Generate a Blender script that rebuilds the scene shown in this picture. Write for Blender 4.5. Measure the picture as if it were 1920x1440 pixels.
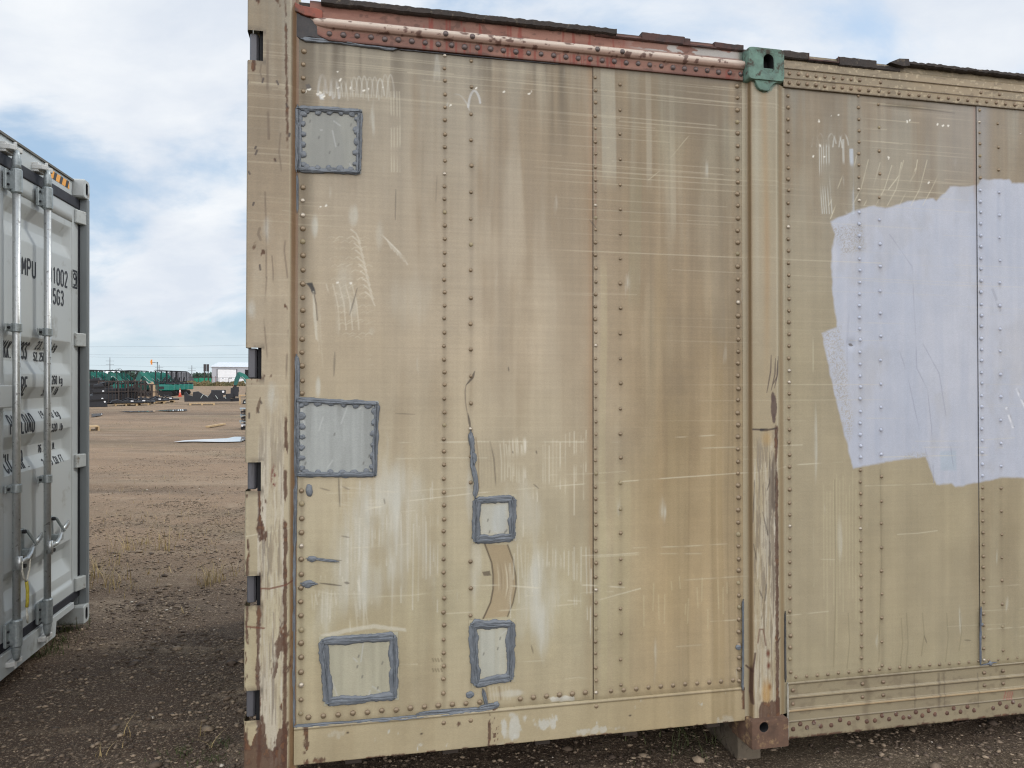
import bpy, math, random
import numpy as np
from math import sin, cos, tan, atan, atan2, radians, pi, sqrt, hypot
from mathutils import Vector, Matrix

random.seed(7)
SC = bpy.context.scene
COL = SC.collection
for _o in list(bpy.data.objects):
    bpy.data.objects.remove(_o)

# ------------------------------------------------------------------ camera
F = 1370.0                      # focal length in pixels of a 1920 px wide frame
CAM_Z = 1.62
cam_d = bpy.data.cameras.new('camera')
cam_d.sensor_width = 36.0
cam_d.lens = 36.0 * F / 1920.0
cam_d.clip_start = 0.05
cam_d.clip_end = 6000
cam = bpy.data.objects.new('camera', cam_d)
COL.objects.link(cam)
CAM_M = Matrix.Translation((0, 0, CAM_Z)) @ Matrix.Rotation(pi/2 - .0066, 4, 'X') @ Matrix.Rotation(.0047, 4, 'Z')
cam.matrix_world = CAM_M
SC.camera = cam

# ------------------------------------------------------------------ world and sun
SUN_EL, SUN_AZ = radians(42), radians(48)      # azimuth measured from +Y (ahead) towards +X (right)
EXPOSURE = 0.0
world = bpy.data.worlds.new('World')
SC.world = world
world.use_nodes = True
nt = world.node_tree
nt.nodes.clear()
def N(nt, t, **kw):
    n = nt.nodes.new(t)
    for k, v in kw.items():
        if k.startswith('i_'):
            key = k[2:]
            n.inputs[int(key) if key.isdigit() else key.replace('_', ' ')].default_value = v
        else:
            setattr(n, k, v)
    return n
def L(nt, a, ao, b, bi):
    nt.links.new(a.outputs[ao], b.inputs[bi])
out = N(nt, 'ShaderNodeOutputWorld')
bg = N(nt, 'ShaderNodeBackground', i_Strength=0.1)
sky = N(nt, 'ShaderNodeTexSky', sky_type='NISHITA', sun_disc=False, sun_elevation=SUN_EL, sun_rotation=SUN_AZ,
        air_density=1.0, dust_density=1.0, ozone_density=1.0)
tc = N(nt, 'ShaderNodeTexCoord')
sep = N(nt, 'ShaderNodeSeparateXYZ')
L(nt, tc, 'Generated', sep, 0)
# project the view direction on a cloud plane
zz = N(nt, 'ShaderNodeMath', operation='ADD', i_1=0.42); L(nt, sep, 'Z', zz, 0)
zm = N(nt, 'ShaderNodeMath', operation='MAXIMUM', i_1=0.03); L(nt, zz, 0, zm, 0)
dx = N(nt, 'ShaderNodeMath', operation='DIVIDE'); L(nt, sep, 'X', dx, 0); L(nt, zm, 0, dx, 1)
dy = N(nt, 'ShaderNodeMath', operation='DIVIDE'); L(nt, sep, 'Y', dy, 0); L(nt, zm, 0, dy, 1)
cb = N(nt, 'ShaderNodeCombineXYZ'); L(nt, dx, 0, cb, 0); L(nt, dy, 0, cb, 1)
mp = N(nt, 'ShaderNodeMapping'); mp.inputs['Location'].default_value = (3.1, 1.7, 0)
mp.inputs['Rotation'].default_value = (0, 0, radians(-24)); mp.inputs['Scale'].default_value = (1.0, 1.35, 1)
L(nt, cb, 0, mp, 0)
n1 = N(nt, 'ShaderNodeTexNoise', i_Scale=1.7, i_Detail=9.0, i_Roughness=0.56, i_Distortion=0.35); L(nt, mp, 0, n1, 'Vector')
r1 = N(nt, 'ShaderNodeMapRange', i_1=0.40, i_2=0.58); r1.interpolation_type = 'SMOOTHSTEP'; L(nt, n1, 0, r1, 0)
n2 = N(nt, 'ShaderNodeTexNoise', i_Scale=3.2, i_Detail=7.0, i_Roughness=0.55, i_Distortion=0.2); L(nt, mp, 0, n2, 'Vector')
r2 = N(nt, 'ShaderNodeMapRange', i_1=0.36, i_2=0.64); L(nt, n2, 0, r2, 0)
ccol = N(nt, 'ShaderNodeMix', data_type='RGBA')
L(nt, r2, 0, ccol, 0)
ccol.inputs[6].default_value = (7.4, 8.0, 8.9, 1)      # grey-blue cloud body
ccol.inputs[7].default_value = (9.3, 9.6, 9.95, 1)      # bright cloud edge
# clear sky lifted by thin high haze
lift = N(nt, 'ShaderNodeMix', data_type='RGBA'); lift.inputs[0].default_value = 0.66
L(nt, sky, 0, lift, 6); lift.inputs[7].default_value = (5.1, 7.1, 9.4, 1)
mix = N(nt, 'ShaderNodeMix', data_type='RGBA')
L(nt, r1, 0, mix, 0); L(nt, lift, 2, mix, 6); L(nt, ccol, 2, mix, 7)
# pale band of haze at the horizon
hz = N(nt, 'ShaderNodeMapRange', i_1=0.0, i_2=0.10, i_3=1.0, i_4=0.0); hz.interpolation_type = 'SMOOTHSTEP'
L(nt, sep, 'Z', hz, 0)
hzm = N(nt, 'ShaderNodeMath', operation='MULTIPLY', i_1=0.85); L(nt, hz, 0, hzm, 0)
mixh = N(nt, 'ShaderNodeMix', data_type='RGBA'); L(nt, hzm, 0, mixh, 0); L(nt, mix, 2, mixh, 6)
mixh.inputs[7].default_value = (7.2, 8.3, 8.8, 1)
# unseen sky behind the camera, brightened and warmed to light the shaded container face
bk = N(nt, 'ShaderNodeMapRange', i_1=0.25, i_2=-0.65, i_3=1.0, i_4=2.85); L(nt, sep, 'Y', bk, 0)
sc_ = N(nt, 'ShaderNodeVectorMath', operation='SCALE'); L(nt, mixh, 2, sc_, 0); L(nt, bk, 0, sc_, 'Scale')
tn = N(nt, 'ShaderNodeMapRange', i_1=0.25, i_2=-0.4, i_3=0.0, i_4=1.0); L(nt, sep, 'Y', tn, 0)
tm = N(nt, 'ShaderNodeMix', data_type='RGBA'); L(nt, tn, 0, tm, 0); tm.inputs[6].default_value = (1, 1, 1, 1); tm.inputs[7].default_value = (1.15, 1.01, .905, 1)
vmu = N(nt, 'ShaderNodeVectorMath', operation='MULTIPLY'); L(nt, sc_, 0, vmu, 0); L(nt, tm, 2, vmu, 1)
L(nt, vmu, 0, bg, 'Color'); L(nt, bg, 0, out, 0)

sun_d = bpy.data.lights.new('sun', 'SUN')
sun_d.energy = 1.5
sun_d.angle = radians(12)
sun_d.color = (1.0, .95, .87)
sun = bpy.data.objects.new('sun', sun_d)
COL.objects.link(sun)
sdir = Vector((sin(SUN_AZ)*cos(SUN_EL), cos(SUN_AZ)*cos(SUN_EL), sin(SUN_EL)))
sun.rotation_euler = sdir.to_track_quat('Z', 'Y').to_euler()
vs_ = SC.view_settings
SC.display_settings.display_device = 'sRGB'
vs_.view_transform = 'Standard'; vs_.look = 'None'; vs_.exposure = EXPOSURE; vs_.gamma = 1.0
SC.cycles.use_denoising = True
SC.cycles.denoising_input_passes = 'RGB_ALBEDO_NORMAL'
SC.cycles.denoising_prefilter = 'NONE'
SC.cycles.filter_width = 1.15
SC.cycles.max_bounces = 6

# ------------------------------------------------------------------ helpers
def lin(c):
    a = np.asarray(c, dtype=float) / 255.0
    return np.where(a <= .04045, a/12.92, ((a+.055)/1.055)**2.4)
def tag(o, label=None, cat=None, group=None, kind=None):
    if label: o['label'] = label
    if cat: o['category'] = cat
    if group: o['group'] = group
    if kind: o['kind'] = kind
    return o
def empty(name, M, label, cat, group=None):
    o = bpy.data.objects.new(name, None)
    o.empty_display_size = .2
    COL.objects.link(o)
    o.matrix_world = M if isinstance(M, Matrix) else Matrix.Translation(M)
    return tag(o, label, cat, group)
def mesh_obj(name, verts, faces, mat, parent=None, smooth=False, mi=None):
    me = bpy.data.meshes.new(name)
    me.from_pydata([tuple(v) for v in verts], [], faces)
    for m in (mat if isinstance(mat, (list, tuple)) else [mat]):
        me.materials.append(m)
    if mi is not None:
        me.polygons.foreach_set('material_index', mi)
    if smooth:
        me.polygons.foreach_set('use_smooth', [True]*len(me.polygons))
    me.update()
    o = bpy.data.objects.new(name, me)
    COL.objects.link(o)
    if parent: o.parent = parent
    return o
def bevel(o, w=.004, seg=2):
    m = o.modifiers.new('bevel', 'BEVEL'); m.width = w; m.segments = seg; m.limit_method = 'ANGLE'; m.angle_limit = radians(40)
    return o
class MB:
    def __init__(s): s.v = []; s.f = []; s.m = []
    def box(s, x0, x1, y0, y1, z0, z1, mi=0, M=None):
        b = len(s.v)
        for x in (x0, x1):
            for y in (y0, y1):
                for z in (z0, z1):
                    p = Vector((x, y, z)); s.v.append(M @ p if M else p)
        for q in ((0,1,3,2),(4,6,7,5),(0,4,5,1),(2,3,7,6),(0,2,6,4),(1,5,7,3)):
            s.f.append([b+i for i in q]); s.m.append(mi)
        return s
    def bar(s, a, b, w, h=None, mi=0, up=(0,0,1)):
        a = Vector(a); b = Vector(b); d = b-a; l = d.length
        if l < 1e-6: return s
        z = d/l; u = Vector(up)
        if abs(z.dot(u)) > .98: u = Vector((1,0,0))
        x = u.cross(z).normalized(); y = z.cross(x); h = h or w
        M = Matrix((x, y, z)).transposed().to_4x4(); M.translation = a
        return s.box(-w/2, w/2, -h/2, h/2, 0, l, mi, M)
    def tube(s, pts, r, n=10, mi=0, cap=True):
        pts = [Vector(p) for p in pts]; rs = r if isinstance(r, (list, tuple)) else [r]*len(pts)
        b = len(s.v); px = None
        for i, p in enumerate(pts):
            t = (pts[min(i+1, len(pts)-1)] - pts[max(i-1, 0)])
            t = t.normalized() if t.length > 1e-9 else Vector((0,0,1))
            if px is None:
                u = Vector((0,0,1)) if abs(t.z) < .9 else Vector((1,0,0)); px = u.cross(t).normalized()
            else:
                px = (px - t*px.dot(t)); px = px.normalized() if px.length > 1e-6 else t.orthogonal().normalized()
            py = t.cross(px)
            for k in range(n):
                a = 2*pi*k/n; s.v.append(p + (px*cos(a) + py*sin(a))*rs[i])
        for i in range(len(pts)-1):
            for k in range(n):
                k2 = (k+1) % n
                s.f.append([b+i*n+k, b+i*n+k2, b+(i+1)*n+k2, b+(i+1)*n+k]); s.m.append(mi)
        if cap:
            s.f.append([b+k for k in range(n)][::-1]); s.m.append(mi)
            e = b+(len(pts)-1)*n; s.f.append([e+k for k in range(n)]); s.m.append(mi)
        return s
    def prism(s, pts2, y0, y1, mi=0, axis='y'):
        b = len(s.v); n = len(pts2)
        for y in (y0, y1):
            for (p, q) in pts2:
                s.v.append(Vector((p, y, q)) if axis == 'y' else (Vector((p, q, y)) if axis == 'z' else Vector((y, p, q))))
        s.f.append([b+i for i in range(n)]); s.m.append(mi)
        s.f.append([b+n+i for i in range(n)][::-1]); s.m.append(mi)
        for i in range(n):
            j = (i+1) % n; s.f.append([b+j, b+i, b+n+i, b+n+j]); s.m.append(mi)
        return s
    def cone(s, c, r0, r1, h, n=12, mi=0):
        return s.tube([c, (c[0], c[1], c[2]+h)], [r0, r1], n, mi)
    def build(s, name, mat, parent=None, smooth=False):
        return mesh_obj(name, s.v, s.f, mat, parent, smooth, s.m)

_rt = np.random.RandomState(11).rand(512, 512)
def vnoise(x, y, seed=0):
    x = x + seed*37.17; y = y + seed*91.73
    xi = np.floor(x).astype(int); yi = np.floor(y).astype(int)
    fx = x-xi; fy = y-yi; fx = fx*fx*(3-2*fx); fy = fy*fy*(3-2*fy)
    a = _rt[xi % 512, yi % 512]; b = _rt[(xi+1) % 512, yi % 512]
    c = _rt[xi % 512, (yi+1) % 512]; d = _rt[(xi+1) % 512, (yi+1) % 512]
    return (a*(1-fx)+b*fx)*(1-fy) + (c*(1-fx)+d*fx)*fy
def fbm(x, y, seed=0, o=4, g=.5):
    t = 0; a = 1; s = 0
    for k in range(o):
        t = t + a*vnoise(x*2**k, y*2**k, seed+k*3.3); s += a; a *= g
    return t/s
def sst(x, a, b):
    t = np.clip((x-a)/(b-a), 0, 1); return t*t*(3-2*t)

# ------------------------------------------------------------------ materials
MATS = {}
def principled(name):
    m = bpy.data.materials.new(name); m.use_nodes = True
    return m, m.node_tree, m.node_tree.nodes['Principled BSDF']
def pmat(name, rgb, rough=.6, metal=0.0, var=.12, vscale=6.0, bump=.15, bscale=60.0, dirt=None, dirt_amt=.4, dscale=4.0, stretch=(1,1,1), spec=.5, rvar=.1):
    """procedural material: base colour varied by noise, blotches of a second colour, bump"""
    if name in MATS: return MATS[name]
    m, t, b = principled(name)
    tcn = N(t, 'ShaderNodeTexCoord'); mpn = N(t, 'ShaderNodeMapping'); mpn.inputs['Scale'].default_value = stretch
    L(t, tcn, 'Object', mpn, 0)
    na = N(t, 'ShaderNodeTexNoise', i_Scale=vscale, i_Detail=6.0, i_Roughness=.6); L(t, mpn, 0, na, 'Vector')
    c = lin(rgb)
    rng = N(t, 'ShaderNodeMapRange', i_1=.3, i_2=.7, i_3=1-var, i_4=1+var); L(t, na, 0, rng, 0)
    vm = N(t, 'ShaderNodeVectorMath', operation='SCALE'); vm.inputs[0].default_value = tuple(c); L(t, rng, 0, vm, 'Scale')
    src, so = vm, 0
    if dirt is not None:
        nb = N(t, 'ShaderNodeTexNoise', i_Scale=dscale, i_Detail=8.0, i_Roughness=.65); L(t, mpn, 0, nb, 'Vector')
        rb = N(t, 'ShaderNodeMapRange', i_1=.62-dirt_amt*.4, i_2=.72-dirt_amt*.3); L(t, nb, 0, rb, 0)
        mx = N(t, 'ShaderNodeMix', data_type='RGBA'); L(t, rb, 0, mx, 0); L(t, vm, 0, mx, 6)
        mx.inputs[7].default_value = (*lin(dirt), 1); src, so = mx, 2
    L(t, src, so, b, 'Base Color')
    rr = N(t, 'ShaderNodeMapRange', i_1=.3, i_2=.7, i_3=max(.02, rough-rvar), i_4=min(1, rough+rvar)); L(t, na, 0, rr, 0)
    L(t, rr, 0, b, 'Roughness')
    b.inputs['Metallic'].default_value = metal
    b.inputs['Specular IOR Level'].default_value = spec
    if bump:
        nc = N(t, 'ShaderNodeTexNoise', i_Scale=bscale, i_Detail=5.0); L(t, mpn, 0, nc, 'Vector')
        bp = N(t, 'ShaderNodeBump', i_Strength=bump, i_Distance=.003); L(t, nc, 0, bp, 'Height'); L(t, bp, 0, b, 'Normal')
    MATS[name] = m
    return m
def attr_mat(name, bump=.12, bscale=(180, 180, 420), speck=.08, metal=0.0, dist=.0015):
    """painted metal: wear map carried by the mesh attribute 'paint', fine grain added by nodes"""
    m, t, b = principled(name)
    at = N(t, 'ShaderNodeAttribute', attribute_name='paint')
    tcn = N(t, 'ShaderNodeTexCoord')
    mpn = N(t, 'ShaderNodeMapping'); mpn.inputs['Scale'].default_value = bscale; L(t, tcn, 'Object', mpn, 0)
    na = N(t, 'ShaderNodeTexNoise', i_Scale=1.0, i_Detail=4.0, i_Roughness=.7); L(t, mpn, 0, na, 'Vector')
    rng = N(t, 'ShaderNodeMapRange', i_1=.25, i_2=.75, i_3=1-speck, i_4=1+speck); L(t, na, 0, rng, 0)
    nb = N(t, 'ShaderNodeTexNoise', i_Scale=9.0, i_Detail=8.0, i_Roughness=.7); L(t, tcn, 'Object', nb, 'Vector')
    rb = N(t, 'ShaderNodeMapRange', i_1=.3, i_2=.7, i_3=.95, i_4=1.05); L(t, nb, 0, rb, 0)
    mu = N(t, 'ShaderNodeMath', operation='MULTIPLY'); L(t, rng, 0, mu, 0); L(t, rb, 0, mu, 1)
    vm = N(t, 'ShaderNodeVectorMath', operation='SCALE'); L(t, at, 'Color', vm, 0); L(t, mu, 0, vm, 'Scale')
    L(t, vm, 0, b, 'Base Color'); L(t, at, 'Alpha', b, 'Roughness')
    b.inputs['Metallic'].default_value = metal
    bp = N(t, 'ShaderNodeBump', i_Strength=bump, i_Distance=dist); L(t, na, 0, bp, 'Height'); L(t, bp, 0, b, 'Normal')
    return m

M_PAINT = attr_mat('weathered_tan_paint', speck=.12, bump=.2)
M_SEAL = attr_mat('grey_sealant', bump=.5, bscale=(60, 60, 60), speck=.10, dist=.004)
KALB = .80
def srgb_alb(c, k=None): return lin(c)*(KALB if k is None else k)

def grid_mesh(name, X, Y, Z, col4, mat, parent, keep=None, smooth=True):
    """X, Y, Z, (nu, nv) arrays, col4 (nu, nv, 4) -> one mesh"""
    nu, nv = X.shape
    me = bpy.data.meshes.new(name)
    co = np.stack([X, Y, Z], -1).reshape(-1, 3).astype(np.float32)
    i, j = np.meshgrid(np.arange(nu-1), np.arange(nv-1), indexing='ij')
    a = i*nv+j
    q = np.stack([a, a+nv, a+nv+1, a+1], -1)
    if keep is not None: q = q[keep[:-1, :-1]]
    q = q.reshape(-1, 4)
    me.vertices.add(len(co)); me.vertices.foreach_set('co', co.ravel())
    me.loops.add(q.size); me.loops.foreach_set('vertex_index', q.ravel().astype(np.int32))
    me.polygons.add(len(q)); me.polygons.foreach_set('loop_start', np.arange(0, q.size, 4, dtype=np.int32))
    try: me.polygons.foreach_set('loop_total', np.full(len(q), 4, dtype=np.int32))
    except Exception: pass
    me.update(calc_edges=True)
    if smooth: me.polygons.foreach_set('use_smooth', np.ones(len(q), dtype=bool))
    at = me.attributes.new('paint', 'FLOAT_COLOR', 'POINT')
    at.data.foreach_set('color', col4.reshape(-1).astype(np.float32))
    me.materials.append(mat)
    me.update()
    o = bpy.data.objects.new(name, me); COL.objects.link(o)
    if parent: o.parent = parent
    return o

class Canvas:
    """a paint layer over a face: u along it, v up it"""
    def __init__(s, u0, u1, v0, v1, h=.003, hv=None):
        s.u = np.linspace(u0, u1, max(3, int(round((u1-u0)/h))+1)); s.v = np.linspace(v0, v1, max(3, int(round((v1-v0)/(hv or h)))+1))
        s.U, s.V = np.meshgrid(s.u, s.v, indexing='ij')
        s.C = np.zeros(s.U.shape+(3,)); s.R = np.full(s.U.shape, .55); s.h = h
    def blend(s, m, c, k=None, r=None):
        c = srgb_alb(c, k); s.C += np.clip(m, 0, 1)[..., None]*(c-s.C)
        if r is not None: s.R += np.clip(m, 0, 1)*(r-s.R)
    def mult(s, m): s.C *= m[..., None]
    def stroke(s, pts, w, c, a=.6, soft=None, taper=False, dash=None, r=None):
        soft = soft if soft is not None else s.h*.9
        n = len(pts); R = w/2+soft
        us = [p[0] for p in pts]; vs = [p[1] for p in pts]
        i0, i1 = np.searchsorted(s.u, [min(us)-R, max(us)+R]); j0, j1 = np.searchsorted(s.v, [min(vs)-R, max(vs)+R])
        if i1 <= i0 or j1 <= j0: return
        Uu = s.U[i0:i1, j0:j1]; Vv = s.V[i0:i1, j0:j1]; M = np.zeros(Uu.shape)
        for k in range(n-1):
            (x0, y0), (x1, y1) = pts[k][:2], pts[k+1][:2]
            a0, a1 = np.searchsorted(s.u[i0:i1], [min(x0, x1)-R, max(x0, x1)+R]); b0, b1 = np.searchsorted(s.v[j0:j1], [min(y0, y1)-R, max(y0, y1)+R])
            if a1 <= a0 or b1 <= b0: continue
            uu = Uu[a0:a1, b0:b1]; vv = Vv[a0:a1, b0:b1]
            dx_, dy_ = x1-x0, y1-y0; l2 = dx_*dx_+dy_*dy_+1e-12
            t = np.clip(((uu-x0)*dx_+(vv-y0)*dy_)/l2, 0, 1)
            d = np.hypot(uu-x0-t*dx_, vv-y0-t*dy_)
            ww = w/2
            if taper:
                tt = (k+t)/(n-1); ww = w/2*(1-np.abs(2*tt-1)**2)
            m = np.clip((ww+soft-d)/soft, 0, 1)
            M[a0:a1, b0:b1] = np.maximum(M[a0:a1, b0:b1], m)
        if dash is not None: M = M*sst(vnoise(Uu*dash, Vv*dash, 5), .25, .6)
        cc = srgb_alb(c)
        s.C[i0:i1, j0:j1] += (M*a)[..., None]*(cc-s.C[i0:i1, j0:j1])
        if r is not None: s.R[i0:i1, j0:j1] += (M*a)*(r-s.R[i0:i1, j0:j1])
    def poly(s, pts, edge=.006, nz=.0, nscale=60):
        """soft mask of a polygon (signed distance)"""
        U, V = s.U, s.V
        if nz: 
            V = V + nz*(fbm(U*nscale, V*nscale, 21)-.5)*2; U = U + nz*(fbm(s.U*nscale, s.V*nscale, 33)-.5)*2
        ins = np.zeros(U.shape, bool); dist = np.full(U.shape, 9.)
        n = len(pts)
        for k in range(n):
            x0, y0 = pts[k]; x1, y1 = pts[(k+1) % n]
            if y0 != y1:
                c = ((y0 > V) != (y1 > V)) & (U < (x1-x0)*(V-y0)/(y1-y0)+x0); ins ^= c
            dx_, dy_ = x1-x0, y1-y0; l2 = dx_*dx_+dy_*dy_+1e-12
            t = np.clip(((U-x0)*dx_+(V-y0)*dy_)/l2, 0, 1)
            dist = np.minimum(dist, np.hypot(U-x0-t*dx_, V-y0-t*dy_))
        sd = np.where(ins, dist, -dist)
        return np.clip(sd/edge+.5, 0, 1)
    def blob(s, c, ru, rv):
        d = np.hypot((s.U-c[0])/ru, (s.V-c[1])/rv); return np.clip(1.3-d, 0, 1)
    def col4(s):
        return np.concatenate([np.clip(s.C, 0.003, .95), np.clip(s.R, .05, 1)[..., None]], -1)

# ================================================================== the long tan container
TH = radians(11.85); LEAN = .0197
EX = Vector((cos(TH), sin(TH), 0)); NY = Vector((-sin(TH), cos(TH), 0))
EZ = Vector((0, 0, cos(LEAN))) + NY*sin(LEAN); EY = EZ.cross(EX)
ORG = Vector((-.94793, 2.59565, .12121))
CM = Matrix((EX, EY, EZ)).transposed().to_4x4(); CM.translation = ORG
CMI = CM.inverted()
def ray(px, py):
    return (CAM_M.to_3x3() @ Vector(((px-960)/F, (720-py)/F, -1)))
def P(px, py, w=0.0):
    """where the container face (w metres in front of it) shows a mark seen in the photograph"""
    d = CMI.to_3x3() @ ray(px, py); o = CMI @ Vector((0, 0, CAM_Z))
    t = (-w-o.y)/d.y; q = o+d*t
    return (q.x, q.z)
def PL(pts, w=0.0): return [P(x, y, w) for x, y in pts]

box_root = empty('shipping_container', CM, 'long weathered tan riveted container with sealed patches and a rust red top rail', 'shipping container')
V_BOT, V_TOP, U_END = .24, 2.743, 16.15
rnd = random.Random(3)

# wear that runs across several sheets: shared lists in face coordinates
SCR = []
for k in range(130):                       # long faint horizontal scratches, most of them high up
    v = 1.25 + 1.47*rnd.random()**.75
    u = rnd.uniform(-1.0, 3.2); l = rnd.choice([.3, .8, 1.6, 2.6])*rnd.uniform(.6, 1.2); sl = rnd.uniform(-.008, .004); b = rnd.uniform(-.006, .006)
    SCR.append(([(u+l*t, v+sl*l*t*1.2+b*sin(3*t)) for t in (0, .25, .5, .75, 1)], rnd.choice([.0006, .001, .0018]), (216, 206, 178), rnd.uniform(.08, .34)*(1 if u < 1.2 else .7), {'long': 1}))
for k in range(34):
    v = rnd.uniform(.3, 1.3); u = rnd.uniform(.1, 3.2); l = rnd.uniform(.1, .6)
    SCR.append(([(u, v), (u+l*.5, v+rnd.uniform(-.004, .004)), (u+l, v+rnd.uniform(-.01, .01))], .002, (216, 208, 182), rnd.uniform(.15, .45)))
def pxs(pts, w=.0025, c=(210, 203, 178), a=.5, **k):
    if min(c) > 140: c = tuple(min(236, q+14) for q in c)
    SCR.append((PL(pts), w, c, a, k))
pxs([(462, 1003), (560, 985), (750, 941), (885, 925), (1060, 910), (1400, 886), (1500, 871), (1580, 866)], .0014, a=.5)
pxs([(740, 830), (905, 828), (1180, 829)], .0025, a=.4)
pxs([(885, 1098), (950, 1098), (1020, 1103), (1060, 1098), (1100, 1097), (1170, 1101)], .003, a=.5)
pxs([(1065, 1126), (1110, 1128), (1200, 1103)], .0025, a=.45)
pxs([(560, 1100), (620, 1113), (700, 1114)], .003, a=.4)
pxs([(600, 590), (603, 650), (606, 690)], .003, a=.5)
# scrapes hanging from the torn hole
for k in range(9):
    x = 592+k*4.6; y0 = 548+k*3+rnd.uniform(-6, 8); y1 = 620+rnd.uniform(0, 60)
    pxs([(x, y0), (x+5, (y0+y1)/2), (x+6+rnd.uniform(-2, 2), y1)], .0022, (196, 190, 172), rnd.uniform(.2, .5))
for k in range(5):
    x = 612+k*12; pxs([(x, 533), (x+9, 570), (x+13, 618)], .002, (208, 200, 178), .4)
# vertical scratch groups above the small patches
for k in range(16):
    x = 900+k*5.5+rnd.uniform(-2, 2); y0 = 822+rnd.uniform(-8, 18); y1 = 905+rnd.uniform(-15, 12)
    pxs([(x, y0), (x+3, (y0+y1)/2), (x+3, y1)], .002, (160, 148, 124) if k < 7 else (212, 206, 184), .35)
for k in range(22):
    x = 955+k*7+rnd.uniform(-3, 3); y0 = 812+rnd.uniform(-6, 25); y1 = y0+rnd.uniform(20, 190)
    pxs([(x, y0), (x+rnd.uniform(-1, 1), y1)], .002, (214, 208, 186), rnd.uniform(.15, .5))
pxs([(985, 815), (985, 895)], .004, (220, 216, 200), .7)
pxs([(919, 828), (926, 860), (931, 925)], .0025, (110, 98, 80), .7)
pxs([(892, 820), (897, 860), (898, 915)], .0025, (140, 118, 88), .6)
for k in range(26):
    x = 958+k*6+rnd.uniform(-3, 3); y0 = 1030+rnd.uniform(-15, 40); pxs([(x, y0), (x+rnd.uniform(-4, 4), y0+rnd.uniform(40, 160))], .0025, (208, 205, 188), rnd.uniform(.15, .42))
for k in range(36):
    x = 640+k*5.2+rnd.uniform(-3, 3); y0 = 900+rnd.uniform(-20, 90); pxs([(x, y0), (x+rnd.uniform(-3, 3), y0+rnd.uniform(40, 210))], .0025, (206, 204, 190), rnd.uniform(.12, .4))
for k in range(26):
    x = 585+k*4+rnd.uniform(-3, 3); y0 = 1090+rnd.uniform(-10, 30); pxs([(x, y0), (x+rnd.uniform(-5, 8), y0+rnd.uniform(20, 90))], .002, (208, 204, 186), rnd.uniform(.15, .4))
for k in range(18):
    x = 645+k*6; y = 925+rnd.uniform(-30, 60); pxs([(x-40, y), (x+rnd.uniform(0, 40), y+rnd.uniform(-8, 10))], .002, (206, 200, 178), .25)
# combed fan of little scratches
for r in range(20):
    y = 440+r*13+rnd.uniform(-5, 5)
    for k in range(5):
        x = 618+k*16+rnd.uniform(-4, 4)+(r % 3)*3
        pxs([(x, y+4), (x+6, y), (x+12, y+rnd.uniform(-2, 5))], .001, (204, 196, 172), rnd.uniform(.08, .36))
for k in range(10):
    x = 668+k*3; y = 430+k*13; pxs([(x-10, y), (x, y+8), (x+8, y+26)], .0022, (212, 206, 186), .4)
for k in range(6):
    x = 716+k*6; y = 440+k*6; pxs([(x, y), (x+10, y+10), (x+18, y+26)], .0022, (214, 208, 190), .35)
# rubbing marks upper left
def loops(x0, x1, yb, yt, n, c=(206, 204, 192), w=.002, a=.4, jit=6):
    st = (x1-x0)/n
    for k in range(n):
        x = x0+k*st; h = yt+rnd.uniform(-jit, jit); b2 = yb+rnd.uniform(-8, 8); pxs([(x+st*1.5*q/14, (yb*(1-q/14)+b2*q/14)-(yb-h)*sin(pi*(q/14)**.9)**.7) for q in range(15)], w, c, a*rnd.uniform(.5, 1.1))
loops(628, 735, 182, 144, 11)
loops(596, 630, 178, 142, 3, (214, 216, 214), .006, .5)
loops(838, 866, 198, 176, 1, (206, 208, 204), .003, .55); loops(878, 893, 200, 178, 1, (206, 210, 212), .006, .6)
for x in (733, 738, 744, 749): pxs([(x, 172), (x+1, 240), (x+1, 322)], .002, a=.3)
loops(1522, 1540, 275, 250, 2, (196, 198, 190), .003, .5); loops(1550, 1585, 275, 252, 3, (196, 198, 190), .004, .5)
for x in (1536, 1540, 1544, 1549, 1554, 1580, 1582): pxs([(x, 262), (x+1, 330), (x+6, 400)], .0022, (198, 200, 192), .5)
for k in range(4): pxs([(1594+k*1.6, 280), (1596+k*1.6, 400)], .004, (176, 186, 196), .6)
for k in range(9): 
    x = 1560+k*22; pxs([(x+24, 320+rnd.uniform(-30, 10)), (x+10, 355), (x-6, 385)], .002, (204, 196, 168), .4)
for pts in ([(1690, 305), (1685, 330), (1666, 355)], [(1720, 300), (1716, 325), (1700, 350)], [(1557, 410), (1575, 365), (1590, 340)]): pxs(pts, .0022, (206, 198, 170), .5)
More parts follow.
